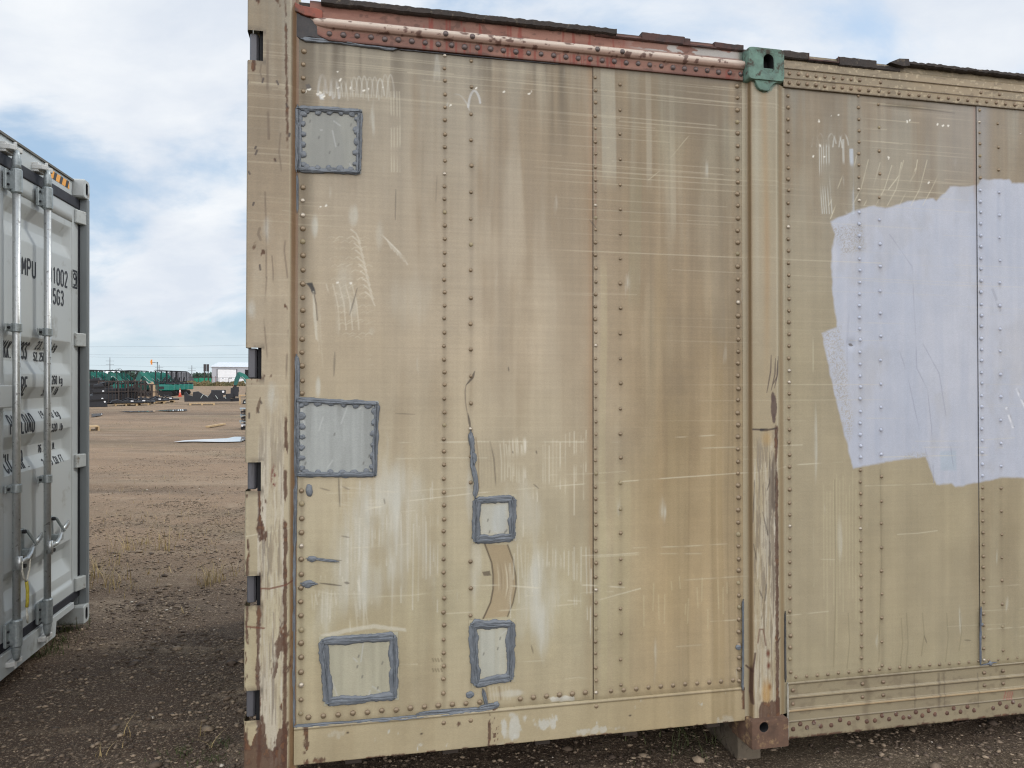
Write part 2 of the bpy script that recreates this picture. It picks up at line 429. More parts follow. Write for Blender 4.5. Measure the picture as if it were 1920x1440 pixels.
# white chips
CHIPS = [(573, 172, 9), (580, 168, 6), (598, 176, 10), (605, 182, 9), (633, 133, 4), (638, 150, 5), (634, 165, 4), (657, 165, 3), (665, 168, 3), (682, 170, 4), (690, 168, 4), (718, 162, 3), (845, 198, 3), (893, 165, 3), (945, 172, 3), (992, 176, 3), (996, 172, 2),
         (600, 390, 5), (612, 385, 4), (1536, 227, 5), (1538, 273, 4), (1525, 293, 4), (1546, 294, 4), (1558, 216, 3), (1572, 216, 3), (1701, 228, 4), (1706, 226, 3), (1758, 233, 5), (1768, 236, 5), (1778, 236, 4), (1666, 296, 5), (1741, 343, 4), (1913, 250, 4), (658, 531, 3), (633, 530, 3), (560, 1098, 3)]
TORN = []
DARKS = [  # cracks, gashes and scuffs, darker than the paint
    ([(890, 696), (886, 708), (874, 722)], .006, .85), ([(874, 722), (872, 735), (873, 755), (876, 775)], .0022, .6), ([(877, 775), (880, 790), (882, 803)], .006, .85), ([(882, 800), (884, 808)], .006, .7),
    ([(953, 688), (954, 696)], .004, .6), ([(742, 355), (741, 412)], .0022, .5), ([(670, 540), (656, 590)], .003, .55), ([(628, 660), (626, 705)], .005, .45),
    ([(819, 330), (817, 380)], .002, .3), ([(1106, 412), (1117, 428)], .003, .6), ([(635, 897), (637, 950)], .003, .6), ([(720, 935), (722, 945)], .003, .5),
    ([(742, 775), (778, 777)], .002, .4), ([(961, 846), (962, 850)], .003, .6), ([(1005, 845), (1007, 851)], .003, .7), ([(1001, 908), (1010, 916)], .002, .6),
    ([(996, 1210), (1000, 1225)], .004, .5), ([(615, 1050), (640, 1051)], .003, .6), ([(600, 1093), (640, 1098)], .003, .75), ([(646, 1092), (655, 1094)], .007, .6), ([(640, 1005), (655, 1008)], .003, .5), ([(880, 1070), (900, 1070)], .002, .0),
    ([(600, 915), (618, 920)], .003, .5), ([(642, 912), (655, 918)], .003, .45), ([(1733, 1192), (1738, 1206)], .004, .5), ([(1808, 1200), (1820, 1201)], .005, .45),
    ([(1592, 645), (1600, 648)], .010, .8), ([(1650, 198), (1700, 200), (1790, 212)], .003, .5)]
RUBL = [(909, 1020), (922, 1055), (925, 1078), (925, 1105), (920, 1130), (906, 1160)]
RUBR = [(952, 1022), (962, 1050), (967, 1080), (968, 1100), (962, 1130), (952, 1156)]
WASH = [(705, 985, 60, 120, .75), (735, 920, 60, 60, .5), (655, 1060, 45, 110, .5), (610, 1150, 25, 80, .35), (1015, 1120, 55, 110, .75), (985, 960, 40, 90, .35), (880, 940, 14, 90, .6), (890, 1060, 22, 100, .55),
        (590, 425, 8, 26, .7), (662, 405, 12, 24, .4), (710, 440, 10, 40, .3), (662, 580, 12, 30, .45), (596, 725, 6, 22, .6), (697, 620, 10, 14, .35), (640, 545, 22, 60, .25), (760, 1000, 60, 150, .4),
        (930, 1395, 40, 16, .0), (600, 1180, 30, 60, .3), (1575, 1010, 10, 60, .35), (1530, 830, 5, 120, .5), (760, 560, 70, 60, .15), (960, 1300, 40, 8, .6), (700, 1090, 35, 60, .4)]

def paint_common(cv, w=0.0):
    U, V = cv.U, cv.V
    # the paint has weathered in height bands: greyer under the roof, chalky buff in the middle, yellower low down
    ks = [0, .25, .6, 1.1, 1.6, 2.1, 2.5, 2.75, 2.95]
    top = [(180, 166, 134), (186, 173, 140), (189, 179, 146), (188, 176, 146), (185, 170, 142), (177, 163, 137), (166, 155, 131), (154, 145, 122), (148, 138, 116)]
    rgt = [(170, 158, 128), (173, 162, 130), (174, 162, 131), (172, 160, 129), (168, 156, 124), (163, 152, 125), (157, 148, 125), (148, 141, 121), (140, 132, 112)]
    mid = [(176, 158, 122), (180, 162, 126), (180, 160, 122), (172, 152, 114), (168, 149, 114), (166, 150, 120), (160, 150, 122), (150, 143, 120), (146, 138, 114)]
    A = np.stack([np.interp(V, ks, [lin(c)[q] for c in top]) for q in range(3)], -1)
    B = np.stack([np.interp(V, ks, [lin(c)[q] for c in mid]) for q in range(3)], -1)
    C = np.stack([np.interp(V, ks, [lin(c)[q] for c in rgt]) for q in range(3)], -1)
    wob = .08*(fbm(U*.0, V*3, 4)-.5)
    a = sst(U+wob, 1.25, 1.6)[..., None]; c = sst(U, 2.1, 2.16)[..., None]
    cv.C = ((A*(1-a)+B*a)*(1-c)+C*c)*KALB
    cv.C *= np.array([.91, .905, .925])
    # brown grime, heaviest under the roof, broken into patches and runs
    gr = fbm(U*2.6, V*1.3, 141, 5)*.6+fbm(U*16, V*1.1, 143, 4)*.4
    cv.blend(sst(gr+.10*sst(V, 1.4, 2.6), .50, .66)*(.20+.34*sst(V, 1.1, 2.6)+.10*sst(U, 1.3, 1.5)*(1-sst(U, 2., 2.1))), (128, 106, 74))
    pt = fbm(U*5, V*4, 147, 6); cv.C *= (1+.16*(pt-.5)*2*.6)[..., None]
    # broad cloudiness
    cl = fbm(U*2.2, V*2.0, 1)-.5; cv.C *= (1+.22*cl)[..., None]
    cl2 = fbm(U*7, V*3.0, 8)-.5; cv.C *= (1+.14*cl2)[..., None]
    hue = (fbm(U*1.7, V*1.2, 15)-.5)*.09
    cv.C[..., 2] *= 1-hue; cv.C[..., 0] *= 1+hue*.25
    # run-off streaks
    st = fbm(U*34, V*.9, 2, 3)-.5; am = .10+.10*sst(V, 1.9, 2.7)+.16*sst(U, 1.35, 1.7)*(1-sst(U, 1.95, 2.1))
    cv.C *= (1+st*am*1.6)[..., None]
    st2 = fbm(U*110, V*1.6, 12, 2)-.5; cv.C *= (1+st2*(.05+.05*sst(V, 1.9, 2.7)))[..., None]
    # fine horizontal brushing
    br = fbm(U*3.0, V*170, 5, 2)-.5; cv.C *= (1+br*(.06+.06*sst(V, 1.0, 2.0)))[..., None]
    br2 = fbm(U*1.1, V*48, 6, 2)-.5; cv.C *= (1+br2*.03)[..., None]
    sp = vnoise(U*240, V*240, 9)-.5; cv.C *= (1+sp*.05)[..., None]
    cv.R = .46+.22*(fbm(U*4, V*2, 13)-.5)+.12*(fbm(U*40, V*6, 14)-.5)

def marks(cv, w=0.0):
    U, V = cv.U, cv.V
    for m in SCR:
        k = m[4] if len(m) > 4 else {}
        cv.stroke(m[0], m[1], m[2], m[3], dash=18 if not k.get('long') else 2.2)
    for x, y, r in CHIPS:
        c = P(x, y); q = r*.0011
        for j in range(2):
            an = rnd.choice((0, .6, 1.6)); cv.stroke([(c[0]-q*.7*cos(an), c[1]-q*.9*sin(an)), (c[0]+q*.1, c[1]), (c[0]+q*.8*cos(an+.5), c[1]+q*sin(an+.5))], .0012+.002*(j == 0), (240, 236, 222), .75, dash=140)

def wash(cv):
    U, V = cv.U, cv.V
    n = fbm(U*26, V*3.4, 31, 4); n2 = fbm(U*9, V*5, 35, 3)
    for x, y, rx, ry, s in WASH:
        c = P(x, y); b = cv.blob(c, rx*.0021, ry*.0021)
        n3 = fbm(U*90, V*4, 37, 3)
        cv.blend(sst(b*.85+(n-.5)*.9+(n2-.5)*.5, .30, .95)*s*(.45+.9*n3), (204, 203, 190))

def grime_column(cv, u, v0, v1, a=.35, w=.008):
    m = np.exp(-((cv.U-u-.001)/w)**2)*(cv.V > v0)*(cv.V < v1)*(.35+.9*fbm(cv.U*0, cv.V*7, 17+u*10))
    cv.blend(m*a, (96, 82, 60))
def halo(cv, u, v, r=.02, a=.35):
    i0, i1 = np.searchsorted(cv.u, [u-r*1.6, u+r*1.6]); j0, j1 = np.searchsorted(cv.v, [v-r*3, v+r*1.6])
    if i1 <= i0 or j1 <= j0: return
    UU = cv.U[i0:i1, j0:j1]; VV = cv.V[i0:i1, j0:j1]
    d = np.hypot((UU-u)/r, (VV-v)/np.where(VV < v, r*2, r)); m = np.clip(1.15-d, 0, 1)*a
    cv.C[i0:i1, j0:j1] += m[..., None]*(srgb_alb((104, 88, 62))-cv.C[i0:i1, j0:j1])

def fillp(cv, pts, c, a=.8, edge=.006, nz=.004, ns=60, r=None):
    cv.blend(cv.poly(PL(pts), edge, nz, ns)*a, c, r=r)

LAV = (184, 189, 201)
LAVPOLY = [(1558, 415), (1600, 395), (1640, 385), (1660, 391), (1700, 378), (1748, 372), (1755, 377), (1782, 350), (1832, 348), (1838, 336), (1890, 337), (1896, 345), (1925, 343), (2250, 350), (2260, 890), (1925, 897), (1880, 895), (1792, 913), (1782, 906), (1756, 909), (1735, 857), (1690, 862), (1600, 878), (1580, 800), (1562, 725), (1541, 624), (1570, 613), (1560, 540), (1560, 470), (1566, 440)]
def lavender_mask(cv): return cv.poly(PL(LAVPOLY), .010, .006, 26)

RIV = []         # (u, v, w, r, colour kind)
def riv_col(u, v0, v1, dv, r, kind='t', w=0, skip=None, ju=.0015):
    n = int(round((v1-v0)/dv))
    for k in range(n+1):
        v = v0+(v1-v0)*k/max(1, n)
        if skip and any(a < v < b for a, b in skip): continue
        RIV.append((u+rnd.uniform(-ju, ju), v+rnd.uniform(-.003, .003), w, .92*r*rnd.uniform(.88, 1.1), kind if kind != 't' or rnd.random() > .14 else rnd.choice('po')))
def riv_row(v, u0, u1, du, r, kind='t', w=0, jv=.0015, skip=None):
    n = int(round((u1-u0)/du))
    for k in range(n+1):
        u = u0+(u1-u0)*k/max(1, n)
        if skip and any(a < u < b for a, b in skip): continue
        RIV.append((u, v+rnd.uniform(-jv, jv), w, r*rnd.uniform(.93, 1.07), kind))
p1a, p1b = P(570, 325)[1], P(570, 200)[1]; p2a, p2b = P(570, 893)[1], P(570, 750)[1]
riv_col(.193, .285, 2.70, .0508, .0112, skip=[(p1a-.01, p1b+.01), (p2a-.01, p2b+.01)])
riv_col(.712, .315, 2.735, .0508, .0088)
riv_col(.814, .60, 2.72, .1016, .0088, skip=[(P(885, 1015)[1]-.03, P(885, 930)[1]+.02)])
riv_col(1.3125, .265, 2.70, .0508, .0085, w=.003)
riv_col(1.416, .29, 2.68, .1016, .0085, w=.003)
riv_col(1.9285, .262, 2.722, .0500, .0115, w=.003)
riv_col(2.164, .283, 2.70, .0500, .0098)
riv_col(2.502, .262, 2.73, .0508, .0085)
riv_col(2.603, .275, 2.70, .1016, .0082)
riv_col(3.116, .262, 2.715, .0508, .0082, w=.003)
riv_col(3.215, .30, 2.66, .1016, .0080, w=.003)
riv_row(.268, .22, 1.90, .052, .0108, skip=[(.86, .96), (1.29, 1.33)])
riv_row(.258, 2.19, 3.09, .0508, .0072, skip=[(2.49, 2.515), (2.59, 2.615)])
riv_row(.258, 3.14, 3.60, .0508, .0072)
riv_row(2.768, .285, 1.94, .0508, .0110, 'r', w=.012)
for u in (.712, .814, 1.3125, 1.416): RIV.append((u, 2.802, .030, .0105, 'r'))
riv_row(2.753, 2.165, 2.50, .0407, .0090, 's', w=.010); riv_row(2.792, 2.165, 2.50, .0407, .0090, 's', w=.010)
riv_row(2.753, 2.545, 3.60, .0508, .0078, 's', w=.010)
for u in (2.603, 3.116, 3.215): RIV.append((u, 2.792, .010, .0085, 's'))
for u in (2.172, 2.502, 2.603, 3.116, 3.215):
    for v in (.206, .150): RIV.append((u, v, .006, .0088, 's'))
for a, b in ((2.172, 2.30), (2.35, 2.52), (2.56, 2.70), (2.73, 2.86), (2.92, 3.06), (3.16, 3.30), (3.38, 3.5)):
    n = 5
    for k in range(n): RIV.append((a+(b-a)*k/(n-1), .050+(.014 if k % 2 else -.004), .006, .0105, 'b'))
for u, v in ((.712, .205), (.814, .205), (1.3125, .215)): RIV.append((u, v, .006, .0095, 't'))

def panel_z0(U, V, seed):   # oil-canning of the thin sheet, metres towards the viewer
    return .0022*(fbm(U*3.1, V*2.3, seed, 2)-.5)*2 + .0006*(fbm(U*14, V*11, seed+2, 2)-.5)*2

def panel_z(U, V, seed):
    U = np.asarray(U, float); V = np.asarray(V, float)
    d = panel_z0(U, V, seed)+.0022*(fbm(U*1.4, V*1.1, seed+5, 2)-.5)*2+.0010*(fbm(U*7, V*5, seed+6, 3)-.5)*2
    for (x, y, ru, rv, h) in DENTS: d = d-h*np.exp(-((U-x)/ru)**2-((V-y)/rv)**2)
    # slight quilting between rivet rows
    return d
DENTS = [(P(586, 545)[0], P(586, 545)[1], .02, .05, .006), (P(940, 1090)[0], P(940, 1090)[1], .05, .13, .006), (P(680, 1010)[0], P(680, 1010)[1], .10, .16, .004), (P(1700, 205)[0], P(1700, 205)[1], .14, .018, .006), (P(1596, 646)[0], P(1596, 646)[1], .02, .02, .005),
         (P(690, 500)[0], P(690, 500)[1], .07, .12, .003), (P(1250, 900)[0], P(1250, 900)[1], .12, .2, .003), (P(884, 760)[0], P(884, 760)[1], .012, .07, .004)]
# ---------- riveted sheets
def sheet(u0, u1, w, first, fine=True, seed=0):
    cv = Canvas(u0, u1, V_BOT, V_TOP, .003 if fine else .03, .0022 if fine else .03)
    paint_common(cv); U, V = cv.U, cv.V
    if fine:
        wash(cv)
        if first == 'a':
            # dark run-off below the top rail
            nn = fbm(U*22, V*.7, 51, 3)
            for x, y1, wd, s in ((985, 300, 70, .6), (878, 200, 20, .35), (1050, 320, 30, .35), (925, 160, 40, .3), (800, 150, 30, .3), (610, 175, 55, .35), (690, 170, 50, .3), (575, 620, 16, .28), (1010, 200, 50, .5), (740, 240, 24, .25), (640, 130, 90, .4), (1075, 300, 22, .4)):
                c = P(x, y1); dv = (V_TOP-c[1])
                m = np.clip(1.2-np.abs(U-c[0])/(wd*.0022), 0, 1)*sst(V, c[1]-.05, c[1]+dv*.8)*sst(nn, .34, .56)
                cv.blend(m*min(.92, s*2.3), (104, 93, 74))
            cv.blend(np.exp(-((U-.195)/.030)**2)*sst(V, 1.0, 1.8)*(.25+.35*fbm(U*9, V*4, 58)), (116, 104, 78))
            # rust along the overlap with the next sheet
            m = np.exp(-((U-1.297)/.014)**2)*(.45+.55*fbm(U*4, V*3.2, 61))*sst(V, .3, .9)
            cv.blend(m*.50, (142, 104, 66)); 
            m = np.exp(-((U-1.298)/.034)**2)*sst(V, .8, 1.6); cv.blend(m*.30, (156, 124, 84))
            cv.stroke([(1.3030, V_BOT), (1.3030, V_TOP)], .003, (72, 54, 38), .9)
            # rubbed track between the two small patches
            fillp(cv, RUBL+RUBR[::-1], (168, 150, 118), .85, .004, .001)
            for k in range(26):
                t = rnd.uniform(.06, .94); cv.stroke(PL([(a[0]*(1-t)+b[0]*t, a[1]*(1-t)+b[1]*t) for a, b in zip(RUBL, RUBR)]), .0015, (212, 202, 176) if k % 2 else (146, 128, 100), rnd.uniform(.15, .5), dash=10)
            cv.stroke(PL(RUBL), .0035, (84, 70, 54), .85); cv.stroke(PL(RUBR), .0030, (92, 80, 62), .8)
            fillp(cv, [(903, 1073), (918, 1070), (922, 1080), (908, 1080)], (92, 80, 66), .8, .003, .003)
            fillp(cv, [(600, 1190), (650, 1178), (700, 1170), (760, 1178), (762, 1184), (700, 1178), (660, 1184), (610, 1196)], (212, 208, 190), .55, .006, .002)
            # torn hole and the bare scrape under it
            fillp(cv, [(574, 530), (585, 529), (590, 540), (592, 552), (586, 551), (580, 538)], (48, 46, 44), .95, .003, .003)
            fillp(cv, [(586, 545), (589, 546), (594, 600), (596, 640), (592, 636), (587, 590)], (206, 200, 180), .7, .004, .002)
            cv.stroke(PL([(588, 548), (593, 572), (595, 600)]), .003, (92, 78, 58), .7)
            fillp(cv, [(572, 158), (580, 156), (584, 166), (574, 168)], (70, 66, 66), .7, .004, .003)
            fillp(cv, [(600, 150), (612, 140), (622, 150), (608, 180), (596, 190)], (206, 208, 206), .0, .006, .004)
            fillp(cv, [(597, 178), (606, 176), (607, 187), (600, 186)], (226, 228, 226), .85, .006, .004)
            for x0 in (866, 872): pass
            for k in range(8):
                x = 912+k*6; cv.stroke(PL([(x, 1288), (x+3, 1312)]), .003, (120, 98, 72) if k in (0, 4) else (200, 192, 168), .5)
            # small stencilled smudges
            for y in (1238, 1257):
                for x in (811, 816, 821, 827): cv.stroke(PL([(x, y-3), (x+2, y+2)]), .0025, (110, 98, 74), .6)
            fillp(cv, [(1030, 1309), (1075, 1304), (1078, 1312), (1034, 1316)], (222, 222, 212), .7, .005, .006)
        if first == 'b':
            for x, wd, y0, y1, c, s in ((1140, 26, 125, 330, (200, 200, 182), .35), (1215, 10, 140, 330, (196, 192, 172), .35), (1260, 10, 160, 420, (190, 182, 156), .3), (1190, 22, 330, 560, (146, 142, 112), .3),
                                        (1345, 26, 380, 640, (128, 118, 96), .4), (1338, 10, 640, 1290, (150, 130, 92), .5), (1350, 10, 690, 1290, (150, 130, 92), .45), (1364, 3, 470, 1290, (128, 112, 82), .45), (1374, 3, 470, 1200, (128, 112, 82), .4),
                                        (1290, 3, 780, 1290, (138, 120, 86), .3), (1218, 3, 340, 700, (130, 118, 90), .35), (1240, 24, 480, 640, (152, 132, 96), .35), (1130, 12, 500, 1290, (190, 180, 140), .3), (1165, 30, 900, 1290, (186, 176, 138), .25), (1270, 40, 760, 1150, (170, 152, 112), .2), (1290, 100, 130, 240, (112, 100, 80), .5), (1330, 60, 140, 520, (122, 108, 84), .35), (1210, 60, 135, 230, (120, 108, 86), .35)):
                c0 = P(x, y0); c1 = P(x, y1); hw = wd*.00115
                m = np.clip((hw-np.abs(U-c0[0]-.004*np.sin(V*5+x)))/.006+.5, 0, 1)*sst(V, c1[1]-.08, c1[1]+.05)*(1-sst(V, c0[1]-.05, c0[1]+.08))*(.6+.7*(fbm(U*20, V*2.2, 71+x*.01)-.2))
                cv.blend(m*s, c)
            for k in range(14):
                x = 1210+k*12+rnd.uniform(-4, 4); y = rnd.uniform(1080, 1150); cv.stroke(PL([(x, y), (x+rnd.uniform(-2, 2), y+rnd.uniform(15, 60))]), .002, (204, 194, 158), .35)
            cv.stroke(PL([(1300, 245), (1280, 268), (1240, 318), (1215, 338)]), .001, (202, 192, 162), .45, dash=20)
            fillp(cv, [(1114, 250), (1118, 250), (1118, 420), (1114, 430)], (150, 100, 72), .35, .004, .002)
        if first in ('c', 'd'):
            for m in ():
                pass
            for x, y0, y1 in ((1650, 880, 1240), (1690, 1160, 1250), (1700, 1150, 1262), (1565, 900, 1250), (1775, 1150, 1240), (1730, 1150, 1230), (1800, 1150, 1220), (1590, 1150, 1255)):
                cv.stroke(PL([(x, y0), (x+3, (y0+y1)/2), (x-2, y1)]), .0028, (124, 114, 86), .4)
            for k in range(12): 
                x = 1545+k*6; cv.stroke(PL([(x, 880+rnd.uniform(0, 60)), (x, 1050+rnd.uniform(0, 180))]), .0022, (196, 188, 152), .3)
            cv.stroke(PL([(1525, 630), (1526, 1100)]), .004, (204, 198, 170), .35, dash=9)
            m = lavender_mask(cv); lay = fbm(U*3, V*2.2, 77)
            thin = np.zeros_like(U)
            for q in ([(1560, 425), (1620, 420), (1622, 470), (1580, 480)], [(1541, 624), (1575, 612), (1590, 700), (1600, 800), (1590, 830)], [(1688, 855), (1735, 848), (1740, 885), (1700, 880)]):
                thin = np.maximum(thin, cv.poly(PL(q), .02, .01, 30))
            grain = vnoise(U*300, V*300, 91)
            m2 = m*(1-thin*sst(grain, .35, .8)*.55)*(1-.12*sst(fbm(U*9, V*5, 92, 5), .56, .72))
            tone = srgb_alb(LAV)[None, None, :]*(1+(.16*(lay[..., None]-.5)+.13*(fbm(U*46, V*4, 78, 4)[..., None]-.5)+.06*(fbm(U*7, V*9, 79, 4)[..., None]-.5))*np.array([1.2, .9, .5]))
            cv.C += (m2*.985)[..., None]*(tone-cv.C); cv.R += m*(.42-cv.R)
            fillp(cv, [(1762, 846), (1792, 845), (1793, 882), (1763, 882)], (172, 184, 196), .8, .008, .003)
            for pts in ([(1668, 440), (1710, 500), (1716, 620), (1718, 690), (1738, 730), (1746, 800), (1750, 905)], [(1680, 640), (1700, 700), (1722, 800), (1745, 880)], [(1730, 645), (1760, 700), (1775, 790), (1790, 895)]):
                cv.stroke(PL(pts), .0022, (146, 150, 166), .55, dash=14)
            for pts in ([(1592, 480), (1594, 560), (1588, 640), (1590, 740), (1586, 820)],): cv.stroke(PL(pts), .006, (164, 168, 182), .4, dash=5)
            for pts in ([(1855, 532), (1866, 560), (1873, 582)],): cv.stroke(PL(pts), .012, (150, 154, 166), .5, dash=60)
            for pts in ([(1886, 766), (1895, 790), (1898, 800)], [(1905, 730), (1922, 765)]):
                cv.stroke(PL(pts), .012, (226, 228, 232), .9, dash=40, r=.25); cv.stroke([(a+.006, b) for a, b in PL(pts)], .004, (120, 122, 130), .6, dash=40)
            if first == 'c':
                m = np.exp(-((U-3.094)/.010)**2)*sst(V, 2.2, 2.5); cv.blend(m*.7, (140, 96, 66))
                cv.stroke([(3.0985, V_BOT), (3.0985, V_TOP)], .0025, (84, 82, 84), .6)
                cv.blend(sst(U, 2.75, 3.0)*sst(V, 2.2, 2.5)*.35, (160, 158, 152))
            else:
                cv.blend(sst(-U, -3.2, -3.12)*sst(V, 2.2, 2.5)*.4, (160, 164, 168))
        if first in ('a', 'b', 'c', 'd'):
            marks(cv)
            for pts, wd, a in DARKS:
                if a: cv.stroke(PL(pts), wd, (74, 64, 52), a, taper=len(pts) > 1)
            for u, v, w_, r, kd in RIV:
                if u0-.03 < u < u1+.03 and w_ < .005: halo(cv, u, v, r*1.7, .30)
            for u_, a_ in ((.193, .32), (.712, .30), (.814, .22), (1.3125, .28), (1.416, .12), (1.9285, .36), (2.164, .28), (2.502, .34), (2.603, .18), (3.116, .2), (3.215, .12)):
                mk = 1.0
                if u0 < u_ < u1:
                    if first in ('c', 'd'):
                        mm = np.exp(-((U-u_-.001)/.008)**2)*(.3+.9*fbm(U*0, V*7, 17+u_*10))*(1-lavender_mask(cv)*.92); cv.blend(mm*a_, (96, 82, 60))
                    else: grime_column(cv, u_, V_BOT, V_TOP, a_)
            # dirt settled above the bottom seam and under the rail
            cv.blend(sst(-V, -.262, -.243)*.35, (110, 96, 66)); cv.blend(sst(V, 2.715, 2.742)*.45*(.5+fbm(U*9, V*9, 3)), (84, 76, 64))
    W = w + panel_z(U, V, 100) if fine else w+0*U
    edge = np.clip(np.minimum(U-u0, u1-U)/.05, 0, 1); 
    W = w + (W-w)*edge
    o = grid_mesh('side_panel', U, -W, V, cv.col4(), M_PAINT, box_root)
    return o
pa = sheet(.170, 1.3045, .0, 'a'); pb = sheet(1.3035, 1.956, .003, 'b'); pc = sheet(2.140, 3.100, .0, 'c'); pd = sheet(3.0995, 4.35, .003, 'd')
tag(pa, 'tan sheet with the grey sealed patches and torn holes'); tag(pb, 'tan sheet with brown run-off streaks left of the second post')
tag(pc, 'tan sheet with the left part of the lavender paint area'); tag(pd, 'tan sheet at the right edge with lavender paint')
u = 4.35
while u < U_END-.2:
    u2 = min(u+1.9, U_END-.17); sheet(u, u2, .002, 'far', fine=False); u = u2

# ---------- profiles swept along u or v
def profile_u(name, upts, v0, v1, paint, hole=None, h=.003, mat=None):
    """vertical member: upts list of (u, w); grid swept in v"""
    us, ws = [], []
    for (a, wa), (b, wb) in zip(upts[:-1], upts[1:]):
        n = max(1, int(round(hypot(b-a, wb-wa)/h)))
        for k in range(n): us.append(a+(b-a)*k/n); ws.append(wa+(wb-wa)*k/n)
    us.append(upts[-1][0]); ws.append(upts[-1][1]); us = np.array(us); ws = np.array(ws)
    s_len = np.concatenate([[0], np.cumsum(np.hypot(np.diff(us), np.diff(ws)))])+upts[0][0]
    vs = np.linspace(v0, v1, int((v1-v0)/h)+1)
    cv = Canvas(0, 1, 0, 1, .5); cv.h = h
    cv.u = s_len; cv.v = vs; cv.U, cv.V = np.meshgrid(us, vs, indexing='ij'); cv.u = us
    cv.S = np.meshgrid(s_len, vs, indexing='ij')[0]; cv.W = np.meshgrid(ws, vs, indexing='ij')[0]
    cv.C = np.zeros(cv.U.shape+(3,)); cv.R = np.full(cv.U.shape, .55)
    paint(cv)
    keep = None
    if hole is not None: keep = ~hole(cv.U, cv.V)
    dent = .0015*(fbm(cv.U*9, cv.V*3, 41)-.5)*2
    return grid_mesh(name, cv.U, -(cv.W+dent), cv.V, cv.col4(), mat or M_PAINT, box_root, keep)

def rust(cv, m, seed=0, dark=.5):
    n = fbm(cv.U*60, cv.V*40, 201+seed); e = fbm(cv.U*170, cv.V*70, 207+seed, 4); m = np.clip(sst(m*.9+(e-.5)*.9, .22, .72), 0, 1)*(m > .02)
    cv.blend(m*.88, (100, 68, 50), .62, .85); cv.blend(m*sst(n, .5, .62)*dark, (74, 46, 38), .62)
    cv.blend(m*sst(n, .62, .70)*.35, (150, 104, 66), .7)
def wood_wear(cv, m, seed=0):
    """bare chalky undercoat with long dark vertical cracks"""
    n = fbm(cv.U*48, cv.V*3.0, 211+seed); n2 = fbm(cv.U*150, cv.V*8, 215+seed, 4); n3 = fbm(cv.U*110, cv.V*5.5, 218+seed, 4); n4 = fbm(cv.U*260, cv.V*16, 219+seed, 3)
    cv.blend(m*sst(n, .38, .6)*.8, (190, 180, 160)); cv.blend(m*sst(n2, .55, .68)*.5, (208, 202, 186))
    cv.blend(m*sst(n3, .58, .63)*.8, (104, 88, 72)); cv.blend(m*sst(n4, .60, .66)*.5, (96, 80, 64)); cv.blend(m*sst(n, .62, .55)*sst(n4, .4, .6)*.35, (168, 148, 108))

